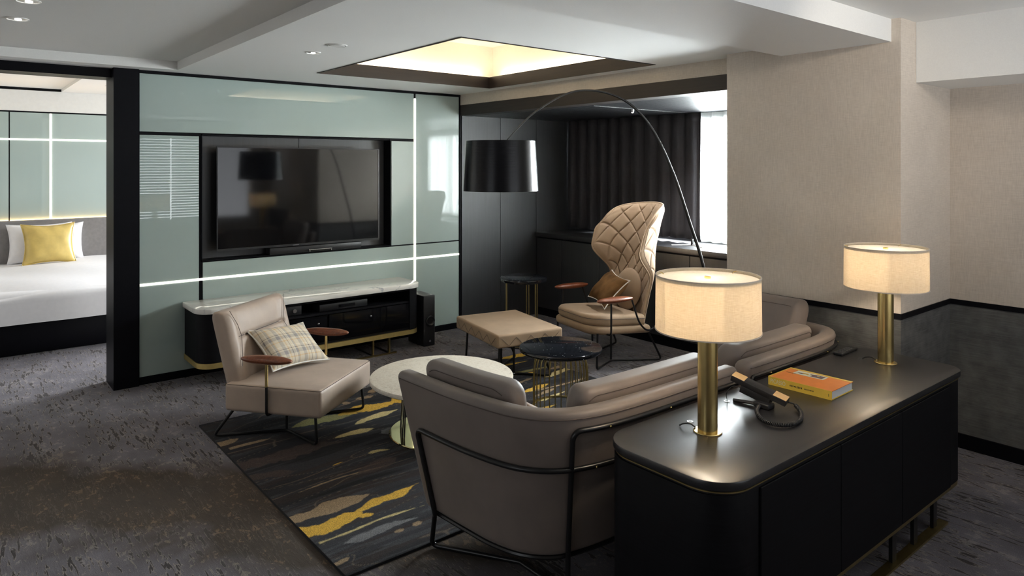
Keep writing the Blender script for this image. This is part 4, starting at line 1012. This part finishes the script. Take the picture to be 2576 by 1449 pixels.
obj('backrest', mb, M['leather'], lc, 50)
tr = lambda L: [tuple(mt @ Vector(q)) for q in L]
sm = MB().tube(tr([(-.235, .036, hb * .66), (.235, .036, hb * .66)]), .0028, 6)
for s_ in (-1, 1):
    sm.tube(tr([(s_ * .300, .070, hb * .97), (s_ * .262, .076, hb * .80), (s_ * .235, .066, hb * .66), (s_ * .275, .076, hb * .50), (s_ * .300, .072, hb * .35)]), .0018, 5)
obj('back_seam', sm, M['sofa_seam'], lc)
sled(lc, .315, .285, .33, -.40, .14, -.02, .19 - RZ, .20 - RZ)
for s_ in (-1, 1):
    x = s_ * .360
    obj('arm_post', MB().tube(fillet([(x, -.02, .36), (x, -.02, .172), (x - s_ * .10, -.02, .172)], .03, 5), .0085, 8), M['black_metal'], lc)
    obj('arm_sleeve', MB().tube([(x, -.02, .345), (x, -.02, .492)], .0092, 10), M['brass'], lc, label='brass upper arm post')
    arm_pad(lc, x, -.02, .507, .345)
# plaid cushion (axes given in the chair frame, x = -r)
def oriented_pillow(name, parent_xy, rotz, centre, e1, e2, w, h, t, mat, pip, label, cat, seed, pinch=.12, wr=.005):
    Rz = Matrix.Rotation(rotz, 3, 'Z')
    ex = (Rz @ Vector(e1)).normalized(); ey = (Rz @ Vector(e2)); ey = (ey - ex * ey.dot(ex)).normalized(); ez = ex.cross(ey)
    r = thing(name, label, cat); r.matrix_world = axes(centre, ex, ey, ez)
    mb, rim = pillow_mesh(w, h, t, 34, pinch, wr, seed)
    obj('cover', mb, mat, r, 80); obj('piping', MB().tube(rim, .0048, 7, True), pip, r)
    return r
rz = math.atan2(fy, fx) - PI / 2
oriented_pillow('cushion', None, rz, (1.735, 4.445, .492), (-.42, .166, -.026), (-.10 * -1, -.253, .154), .44, .355, .13, M['plaid'], M['piping_white'],
                'grey and tan plaid cushion with white piping on the low armchair', 'cushion', 11, .13)

# ================================================================ wing chair + ottoman
ang = math.atan2(.193, -.981) - PI / 2
wc = thing('wing_chair', 'tall quilted tan wing chair with wooden arms near the bay window', 'chair', (4.42, 4.19, 0), ang)
def cushion_outline(xw, yf, yr, r): return rrect(-xw, xw, yr, yf, (.05, .05, r, r), 12)
def tilted_prism(outl, z0, z1, bev, slope, mb=None):
    m = (mb or MB()).prism(outl, z0, z1, bev, 5)
    m.v = [(x, y, z + slope * y) for x, y, z in m.v]; return m
obj('seat_shell', tilted_prism(cushion_outline(.325, .325, -.30, .14), .268, .335, .028, .07), M['tan'], wc, 50)
sc_ = tilted_prism(cushion_outline(.315, .320, -.25, .17), .334, .425, .034, .07)
obj('seat_cushion', sc_, M['tan'], wc, 50)
sm = [(x, y, .395 + .07 * y) for x, y in cushion_outline(.3165, .3215, -.25, .17)]
obj('cushion_seam', MB().tube(sm, .002, 5, True), M['sofa_seam'], wc)
# quilted shell
z0s, Hs = .285, 1.05
def prof(v, tab):
    for (a, x), (b_, y) in zip(tab[:-1], tab[1:]):
        if v <= b_:
            t = (v - a) / (b_ - a); t = t * t * (3 - 2 * t); return x + (y - x) * t
    return tab[-1][1]
Wt = [(0, .285), (.22, .280), (.46, .285), (.78, .348), (.93, .350), (1, .330)]
Dt = [(0, .09), (.22, .10), (.44, .105), (.76, .350), (.90, .350), (1, .300)]
def wing(s_, v, off=0.0, quilt=0.0):
    """s_ in [-1,1] from one wing edge to the other, v height"""
    W, D = prof(v, Wt), prof(v, Dt)
    a = s_ * 1.0
    th = abs(a) ** 1.15 * 1.32 * (1 if a >= 0 else -1)
    x = W * math.sin(th) / math.sin(1.32)
    y = D * (1 - math.cos(th)) / (1 - math.cos(1.32))
    zt = Hs * (1 - .05 * abs(a) ** 2 - .11 * abs(a) ** 9)
    z = zt * v
    lean = -.305 * (z / Hs) - .01
    nx_, ny_ = -math.sin(th), math.cos(th)
    return (x + nx_ * off, -.285 + lean + .0 + y + ny_ * off, z0s + z)
def qd(s_, v, amp):
    p_, q_ = s_ * 3.1, v * 5.4
    a, b_ = abs(((p_ + q_) % 1) - .5) * 2, abs(((p_ - q_) % 1) - .5) * 2
    g1 = math.exp(-((1 - a) / .065) ** 2); g2 = math.exp(-((1 - b_) / .065) ** 2)
    e = min(1, (1 - abs(s_)) / .10) * min(1, (1 - v) / .05)
    pf = (1 - max(a, b_) ** 4)
    return amp * (-max(g1, g2) + .55 * pf) * max(e, 0)
NU, NV, TH = 170, 210, .034
mb = MB()
def ins(u, v):
    s_ = -1 + 2 * u; return wing(s_, v, TH / 2 * min(1, ((1 - abs(s_)) / .05 + .0) ** .5 if abs(s_) < 1 else 0) * min(1, ((1 - v) / .035) ** .5 if v < 1 else 0) + qd(s_, v, .010))
def outs(u, v):
    s_ = -1 + 2 * u; return wing(s_, v, -TH / 2 * min(1, ((1 - abs(s_)) / .05) ** .5 if abs(s_) < 1 else 0) * min(1, ((1 - v) / .035) ** .5 if v < 1 else 0) - qd(s_, v, .008))
mb.grid(ins, NU, NV); mb.grid(outs, NU, NV)
# close the bottom
o = obj('back_shell', mb, M['tan'], wc, 80)
edge = [wing(-1, v) for v in np.linspace(0, 1, 40)] + [wing(s_, 1) for s_ in np.linspace(-1, 1, 40)][1:-1] + [wing(1, v) for v in np.linspace(1, 0, 40)]
obj('edge_piping', MB().tube(edge, .0075, 8), M['tan'], wc, 80)
for e_ in (-.955, .955): obj('edge_seam', MB().tube([wing(e_, v, -TH / 2 - .001) for v in np.linspace(0, .97, 40)], .0016, 5), M['sofa_seam'], wc)
lm = MB().ell((0, 0, 0), .175, .052, .185, 32, 20, Matrix.Translation((0, -.285, .575)) @ Matrix.Rotation(math.radians(12), 4, 'X'), 1.0)
obj('lumbar_cushion', lm, M['tan'], wc, 80)
sled(wc, .315, .27, .32, -.40, .14, .0, .30, .27)
for s_ in (-1, 1):
    x = s_ * .368
    obj('arm_frame', MB().tube(fillet([(x, .165, .555), (x, .165, .285), (x - s_ * .09, .165, .285)], .035, 5), .008, 8)
        .tube(fillet([(x, -.045, .558), (x, -.12, .36), (x - s_ * .02, -.22, .275), (x - s_ * .05, -.33, .285), (0, -.345, .29)], .06, 7), .008, 8), M['black_metal'], wc)
    arm_pad(wc, x, .125 if s_ < 0 else .07, .575, .365)
obj('leather_tab', MB().rbox(-.03, .03, -.004, .004, -.06, .06, .002, 2, Matrix.Translation((-.02, -.425, .62)) @ Matrix.Rotation(math.radians(14), 4, 'X')), M['yellow'], wc, label='small yellow leather tab on the back')
oriented_pillow('cushion', None, ang, (4.455, 4.14, .600), (.30, -.085, .02), (.03, -.19, .19), .43, .32, .15, M['velvet'], M['piping_white'],
                'dark brown velvet cushion with white piping on the wing chair', 'cushion', 17, .16, .010)
ot = thing('ottoman', 'tan upholstered footstool with quilted sides in front of the wing chair', 'footstool', (3.51, 4.366, RZ), ang)
mb = MB(); mb.rbox(-.385, .385, -.285, .285, .298, .400, .046, 6, puff=.018, cuts=5)
obj('seat', mb, M['tan'], ot, 50)
qs = MB()
for (ax, L_, fixed) in ((0, .76, -.2865), (0, .76, .2865), (1, .56, -.3865), (1, .56, .3865)):
    n = 5 if ax == 0 else 4
    for k in range(n):
        a = -L_ / 2 + .03 + (L_ - .06) * k / n; b_ = a + (L_ - .06) / n; mid = (a + b_) / 2
        P3 = [(a, .372), (mid, .312), (b_, .372)]
        qs.tube([((u_, fixed, z) if ax == 0 else (fixed, u_, z)) for u_, z in P3], .0012, 5)
obj('quilt_seam', qs, M['sofa_seam'], ot)
sled(ot, .30, .235, .30, -.235, .11, .0, .31, .31, inset=-.0)

# ================================================================ round tables
mtb = thing('round_table', 'large round cream stone coffee table on black wires and a brass ring base', 'table', (2.40, 3.64, RZ))
zt_ = .365 - RZ
obj('stone_top', MB().lathe([(0, zt_ - .032), (.430, zt_ - .032), (.445, zt_ - .024), (.447, zt_ - .010), (.443, zt_ - .002), (.436, zt_), (0, zt_)], (0, 0, 0), 96), M['travertine'], mtb, 40)
obj('base_ring', MB().lathe([(.0, .0), (.325, .0), (.327, .006), (.322, .010), (.0, .010)], (0, 0, 0), 80), M['brass_mirror'], mtb, label='mirror polished brass base disc')
for k in range(9):
    for d_ in (-.045, .045):
        a = 2 * PI * k / 9 + .25 + d_
        obj('wire', MB().tube([(.262 * math.cos(a), .262 * math.sin(a), .010), (.245 * math.cos(a), .245 * math.sin(a), zt_ - .033)], .0042, 8), M['black_metal'], mtb)
gt = thing('round_table', 'round black granite table on a cage of curved brass rods', 'table', (3.285, 3.50, RZ))
zt_ = .424 - RZ
obj('granite_top', MB().lathe([(0, zt_ - .036), (.262, zt_ - .036), (.283, zt_ - .026), (.287, zt_ - .014), (.284, zt_ - .004), (.274, zt_), (0, zt_)], (0, 0, 0), 96), M['granite'], gt, 40)
obj('top_ring', MB().lathe([(.15, zt_ - .0365), (.165, zt_ - .0365), (.165, zt_ - .044), (.15, zt_ - .044)], (0, 0, 0), 60, close=True), M['brass_dull'], gt)
obj('base_ring', MB().lathe([(.176, 0), (.195, 0), (.195, .008), (.176, .008)], (0, 0, 0), 60, close=True), M['brass_dull'], gt)
for k in range(30):
    a = 2 * PI * k / 30
    pts = [(r_ * math.cos(a), r_ * math.sin(a), z_) for r_, z_ in [tuple(q) for q in catmull([(.152, zt_ - .040), (.168, zt_ - .07), (.183, zt_ - .13), (.189, .16), (.187, .006)], 4)]]
    obj('rod', MB().tube(pts, .0036, 6), M['brass_dull'], gt)
st = thing('side_table', 'tall small round black table with brass legs against the bay panels', 'table', (4.19, 4.971, 0))
obj('top', MB().lathe([(0, .585), (.20, .585), (.218, .592), (.222, .606), (.218, .622), (.208, .627), (0, .627)], (0, 0, 0), 72), M['granite'], st, 40)
obj('base_disc', MB().lathe([(0, 0), (.205, 0), (.205, .012), (0, .012)], (0, 0, 0), 60), M['black_metal'], st)
obj('base_rim', MB().lathe([(.20, .012), (.206, .012), (.206, .017), (.20, .017)], (0, 0, 0), 60, close=True), M['brass_dull'], st)
for k in range(3):
    for d_ in (-.07, .07):
        a = 2 * PI * k / 3 + .62 + d_
        obj('leg', MB().tube([(.165 * math.cos(a), .165 * math.sin(a), .012), (.165 * math.cos(a), .165 * math.sin(a), .586)], .0055, 8), M['brass_dull'], st)

# ================================================================ arc lamp
al = thing('arc_floor_lamp', 'tall black arching floor lamp with large black drum shade over the seating', 'lamp', (4.45, 2.95, 0))
P0 = [(4.45, 2.95, .02), (4.36, 2.985, .45), (4.255, 3.027, .954), (4.154, 3.067, 1.26), (4.039, 3.112, 1.59), (3.899, 3.168, 1.887), (3.753, 3.225, 2.067), (3.596, 3.288, 2.16), (3.414, 3.359, 2.189), (3.25, 3.424, 2.154), (3.05, 3.503, 2.027), (2.933, 3.549, 1.913), (2.855, 3.578, 1.825)]
pts = [tuple(np.array(q) - np.array((4.45, 2.95, 0))) for q in catmull(P0, 8)]
n = len(pts); obj('stem', MB().tube(pts, [.0135 - .009 * min(1, i / n * 1.05) for i in range(n)], 10), M['black_metal'], al, 80)
obj('base', MB().lathe([(0, 0), (.17, 0), (.17, .018), (.16, .022), (.02, .024), (.016, .05), (0, .05)], (0, 0, 0), 60), M['black_metal'], al)
sc0 = (2.83 - 4.45, 3.59 - 2.95, 0)
M['black_shade'] = simple('gloss_black_ribbed_shade', (0.004, 0.004, 0.006, 1), 0.26, coat=.0, var=.0)
M['black_shade'].node_tree.nodes['Principled BSDF'].inputs['Specular IOR Level'].default_value = 0.3
nt = M['black_shade'].node_tree; b_ = nt.nodes['Principled BSDF']
bump(nt, b_, noise_tex(nt, coords(nt, (2, 2, 260)), 1.0, 2), .25, .001)
M['white_inner'] = simple('white_shade_lining', (.78, .77, .74, 1), .7)
obj('shade', MB().lathe([(.248, 1.505), (.229, 1.833), (.227, 1.833), (.246, 1.505)], sc0, 96, close=True), M['black_shade'], al, 50)
obj('shade_lining', MB().lathe([(.2452, 1.506), (.2262, 1.832), (.2255, 1.832), (.2445, 1.506)], sc0, 72, close=True), M['white_inner'], al, 50)
obj('spider', MB().tube([(sc0[0] - .225, sc0[1], 1.822), (sc0[0] + .225, sc0[1], 1.822)], .003, 6).tube([(sc0[0], sc0[1] - .225, 1.822), (sc0[0], sc0[1] + .225, 1.822)], .003, 6), M['black_metal'], al)
obj('socket', MB().tube([(sc0[0], sc0[1], 1.66), (sc0[0], sc0[1], 1.825)], .02, 12), M['black_metal'], al)
obj('bulb', MB().ell((sc0[0], sc0[1], 1.64), .035, .035, .045, 16, 10), M['white_plastic'], al)

# ================================================================ sideboard
sb = thing('sideboard', 'long black sideboard with rounded corners behind the sofa', 'cabinet', (2.80, 1.465, 0))
SX0, SX1, SY0, SY1 = -1.0, 1.0, -.265, .265
M['black_top'] = simple('satin_black_top', (0.010, 0.010, 0.012, 1), 0.36, var=.06, nscale=60, bumpy=.04, ior=1.75)
obj('top', MB().prism(rrect(SX0, SX1, SY0, SY1, (.14, .10, .10, .14), 12), .672, .700, .004), M['black_top'], sb, 30)
obj('brass_line', MB().prism(rrect(SX0 + .012, SX1 - .012, SY0 + .012, SY1 - .012, (.13, .09, .09, .13), 12), .655, .6715, 0), M['black_metal'], sb, 30, label='recessed shadow line under the top')
obj('brass_inlay', MB().prism(rrect(SX0 + .0085, SX1 - .0085, SY0 + .0085, SY1 - .0085, (.133, .093, .093, .133), 12), .661, .665, 0), M['brass_dull'], sb, 30)
obj('body', MB().prism(rrect(SX0 + .006, SX1 - .006, SY0 + .012, SY1 - .006, (.132, .09, .09, .132), 12), .178, .6545, .002), M['black_wood_h'], sb, 30)
for k in range(3):
    a = SX0 + .20 + k * .535
    obj('door', MB().rbox(a + .002, a + .533, SY0 + .004, SY0 + .012, .182, .650, .002, 1), M['black_wood_h'], sb, 30)
obj('brass_band', MB().prism(rrect(SX0 + .012, SX1 - .012, SY0 + .012, SY1 - .012, (.13, .09, .09, .13), 12), .160, .1775, 0), M['brass_dull'], sb, 30)
for x in (-.55, .28, .50, .72):
    for y_ in (SY0 + .04, SY1 - .055): obj('leg', MB().box(x - .02, x + .02, y_, y_ + .015, .010, .1595), M['black_metal'], sb, 0)
for y_ in (SY0 + .02, SY1 - .06): obj('floor_rail', MB().box(-.85, .82, y_, y_ + .04, 0, .010), M['brass_dull'], sb, 0)

# ================================================================ table lamps
def table_lamp(x, y, label, cord_dir):
    t = thing('table_lamp', label, 'lamp', (x, y, .7), 0, 'brass table lamps')
    obj('foot', MB().lathe([(0, 0), (.051, 0), (.052, .002), (.050, .0045), (0, .0045)], (0, 0, 0), 48), M['brass'], t)
    obj('column', MB().lathe([(.0, .0045), (.0355, .0045), (.0355, .375), (.030, .378), (0, .378)], (0, 0, 0), 48), M['brass'], t, 40)
    obj('socket', MB().lathe([(0, .378), (.014, .378), (.014, .44), (0, .44)], (0, 0, 0), 16), M['white_plastic'], t)
    obj('shade', MB().lathe([(.188, .372), (.186, .570), (.1850, .570), (.1870, .372)], (0, 0, 0), 96, close=True), M['shade'], t, 50)
    M_ = simple('pale_shade_trim', (.66, .60, .52, 1), .7) if 'trim' not in M else M['trim']; M['trim'] = M_
    obj('shade_hem', MB().lathe([(.1878, .568), (.1878, .572), (.184, .572), (.184, .568)], (0, 0, 0), 96, close=True), M_, t)
    obj('shade_hem', MB().lathe([(.1898, .370), (.1898, .3745), (.186, .3745), (.186, .370)], (0, 0, 0), 96, close=True), M_, t)
    obj('top_diffuser', MB().lathe([(0, .558), (.183, .558), (.183, .560), (0, .560)], (0, 0, 0), 64), M['diffuser'], t)
    obj('finial', MB().lathe([(0, .5601), (.012, .5601), (.012, .569), (0, .571)], (0, 0, 0), 16), M['brass'], t)
    obj('clip', MB().tube([(.183, .0, .569), (.172, .004, .566), (.168, .006, .5605)], .0015, 5).tube([(-.06, .173, .569), (-.055, .165, .566), (-.05, .16, .5605)], .0015, 5), M['brass'], t)
    cx_, cy_ = cord_dir
    obj('cord', MB().tube([tuple(q) for q in catmull([(cx_ * .045, cy_ * .045, .006), (cx_ * .065, cy_ * .065, .016), (cx_ * .09, cy_ * .09, .012), (cx_ * .105, cy_ * .105, .003)], 5)], .0028, 6), M['black_plastic'], t)
    bz = point_light('lamp_bulb', (x, y, 1.185), 3.0, (1.0, .85, .66), .028)
    return t
table_lamp(2.156, 1.513, 'near brass column table lamp with round linen shade', (-.35, .93))
table_lamp(3.589, 1.486, 'far brass column table lamp with round linen shade, beside the remote control', (-.25, .95))
for (x, y, lab) in ((2.185, 1.612, 'small cable grommet behind the near table lamp'), (3.560, 1.595, 'small cable grommet behind the far table lamp'), (2.492, 1.655, 'small cable grommet beside the telephone')):
    t = thing('cable_grommet', lab, 'grommet', (x, y, .7), 0, 'cable grommets on the sideboard')
    obj('ring', MB().lathe([(.008, 0), (.012, 0), (.012, .002), (.008, .002)], (0, 0, 0), 20, close=True), M['steel'], t)
    obj('insert', MB().lathe([(0, 0), (.0078, 0), (.0078, .0012), (0, .0012)], (0, 0, 0), 20), M['black_plastic'], t)

# ================================================================ telephone
ph = thing('telephone', 'black desk telephone with tan pads and coiled cord on the sideboard', 'telephone', (2.545, 1.535, .7))
A_, B_ = Vector((-.010, .120, .098)), Vector((.036, -.096, .036))
ey = (B_ - A_).normalized(); ex = Vector((1, 0, .10)); ex = (ex - ey * ex.dot(ey)).normalized(); ez = ex.cross(ey)
if ez.z < 0: ez = -ez; ex = ey.cross(ez)
mid = (A_ + B_) / 2; mt = axes(mid, ex, ey, ez); Lh = (B_ - A_).length
obj('handset', MB().rbox(-.022, .022, -Lh / 2, Lh / 2, -.014, .010, .002, 2, mt), M['black_plastic'], ph)
obj('cradle', MB().rbox(-.020, .020, -.070, .055, -.046, -.0142, .003, 2, mt), M['black_plastic'], ph)
obj('ear_pad', MB().rbox(-.021, .021, -Lh / 2 + .001, -Lh / 2 + .055, .0101, .0125, .001, 1, mt), M['gilt_pad'], ph, label='tan pad on the earpiece end')
obj('mouth_pad', MB().rbox(-.021, .021, Lh / 2 - .055, Lh / 2 - .001, .0101, .0125, .001, 1, mt), M['gilt_pad'], ph, label='tan pad on the mouthpiece end')
obj('foot', MB().rbox(-.024, .024, -.05, .02, 0, .022, .006, 3), M['black_plastic'], ph)
obj('stand_leg', MB().tube([(-.005, -.02, .012), (-.030, .105, .005)], .007, 8), M['black_plastic'], ph)
obj('line_cord', MB().tube([tuple(q) for q in catmull([(-.018, .075, .060), (-.035, .105, .062), (-.055, .120, .035), (-.055, .118, .003)], 6)], .0016, 6), M['black_plastic'], ph)
cc = catmull([(-.01, -.010, .012), (-.050, -.018, .0105), (-.112, -.055, .0105), (-.162, -.115, .0105), (-.155, -.168, .0105), (-.108, -.196, .0105), (-.040, -.190, .0105), (.030, -.155, .0105), (.075, -.112, .014), (.072, -.100, .022), (.040, -.098, .034)], 22)
cc = np.array(cc); hel = []; nn = len(cc)
for i in range(nn * 7):
    s_ = i / 7; k0 = min(int(s_), nn - 2); p_ = cc[k0] * (1 - (s_ - k0)) + cc[k0 + 1] * (s_ - k0)
    tg = cc[min(k0 + 1, nn - 1)] - cc[max(k0 - 1, 0)]; tg = tg / (np.linalg.norm(tg) + 1e-9); nr = np.cross(tg, (0, 0, 1.0)); nr /= np.linalg.norm(nr) + 1e-9; bn = np.cross(nr, tg)
    rr = .0062 if 10 < k0 < nn - 40 else .0008
    a = s_ * 2.6; hel.append(tuple(p_ + nr * rr * math.cos(a) + bn * rr * math.sin(a)))
obj('coiled_cord', MB().tube(hel, .0023, 5), M['black_plastic'], ph, 80)

# ================================================================ book, remote
bk = thing('book', 'thick orange and yellow hardcover art book lying on the sideboard', 'book', (2.935, 1.530, .7), math.radians(1.5))
w_, h_, t_ = .100, .141, .037
obj('front_cover', MB().box(-w_, w_, -h_, h_, t_ - .0022, t_), M['orange'], bk, 0)
obj('back_cover', MB().box(-w_, w_, -h_, h_, 0, .0022), M['yellow'], bk, 0)
obj('spine', MB().box(-w_ - .0022, -w_, -h_, h_, 0, t_), M['yellow'], bk, 0)
obj('pages', MB().box(-w_ + .001, w_ - .004, -h_ + .004, h_ - .004, .0023, t_ - .0023), M['paper'], bk, 0)
obj('cover_band', MB().box(w_ - .018, w_, -h_, h_, t_, t_ + .0003).box(-w_, w_ - .018, h_ - .006, h_, t_, t_ + .0003), M['yellow'], bk, 0)
pic = obj('cover_print', MB().box(.022, .078, -.045, .092, t_ + .0001, t_ + .0005), M['print_cream'], bk, 0)
obj('print_shapes', MB().prism([(.030, -.035), (.068, -.038), (.070, .005), (.060, .030), (.044, .012), (.032, .020)], t_ + .0005, t_ + .0007).prism([(.036, .060), (.046, .082), (.054, .064), (.046, .046)], t_ + .0005, t_ + .0007), M['print_plum'], pic, 0)
obj('print_shapes', MB().prism([(.040, .030), (.058, .034), (.060, .060), (.048, .058)], t_ + .0007, t_ + .0009).prism([(.052, -.018), (.062, -.014), (.060, -.002), (.050, -.006)], t_ + .0007, t_ + .0009), M['print_ochre'], pic, 0)
def text_obj(name, body, size, mtx, mat, parent, ext=.0002, sx=1.0):
    c = bpy.data.curves.new(name, 'FONT'); c.body = body; c.size = size; c.extrude = ext; c.align_x = 'LEFT'; c.align_y = 'CENTER'
    tmp = bpy.data.objects.new('tmp_text', c); SC.collection.objects.link(tmp)
    dg = bpy.context.evaluated_depsgraph_get(); me = bpy.data.meshes.new_from_object(tmp.evaluated_get(dg))
    bpy.data.objects.remove(tmp); me.name = name
    me.transform(mtx @ Matrix.Diagonal((sx, 1, 1, 1)))
    me.materials.clear(); me.materials.append(mat)
    o = bpy.data.objects.new(name, me); link(o, parent); return o
sp_m = axes((-w_ - .0023, h_ - .010, t_ / 2), (0, -1, 0), (0, 0, 1), (-1, 0, 0))
text_obj('spine_title', 'PICASSO', .026, sp_m, M['print_cream'], bk, sx=.70)
text_obj('cover_title', 'PICASSO', .012, axes((.018, .120, t_ + .0002), (0, -1, 0), (1, 0, 0), (0, 0, 1)) , M['print_black'], bk)
sq = MB()
rnd = random.Random(3)
yy = h_ - .100
for (wd_, gap, cnt, hh) in ((.0045, .0018, 9, .009), (.003, .0016, 9, .006)):
    for k in range(cnt):
        z = t_ / 2; hk = hh * rnd.uniform(.6, 1.0)
        sq.box(-w_ - .0025, -w_ - .0022, yy - wd_ * rnd.uniform(.6, 1), yy, z - hk / 2, z + hk / 2); yy -= wd_ + gap
    yy -= .008
sq.box(-w_ - .0025, -w_ - .0022, -h_ + .012, -h_ + .014, t_ / 2 - .006, t_ / 2 + .006)
obj('spine_lettering', sq, M['print_black'], bk, 0)
rc = thing('remote_control', 'flat black remote control lying near the far end of the sideboard', 'remote control', (3.625, 1.700, .7), math.radians(3))
obj('case', MB().rbox(-.095, .095, -.024, .024, 0, .014, .004, 3), M['black_plastic'], rc)
kb = MB()
for i in range(3):
    for j in range(5): kb.box(-.07 + j * .026, -.054 + j * .026, -.016 + i * .012, -.008 + i * .012, .014, .0155)
obj('buttons', kb, M['chrome_dark'], rc, 0)

# put every empty that was built in room coordinates at the foot of its own thing
for r in [o for o in SC.objects if o.type == 'EMPTY' and o.parent is None and tuple(o.location) == (0.0, 0.0, 0.0)]:
    ms = [c for c in r.children]
    pts = [v.co for c in ms for v in c.data.vertices]
    lo = Vector([min(p[k] for p in pts) for k in range(3)]); hi = Vector([max(p[k] for p in pts) for k in range(3)])
    d = Vector(((lo.x + hi.x) / 2, (lo.y + hi.y) / 2, lo.z))
    for c in ms: c.data.transform(Matrix.Translation(-d))
    r.location = d
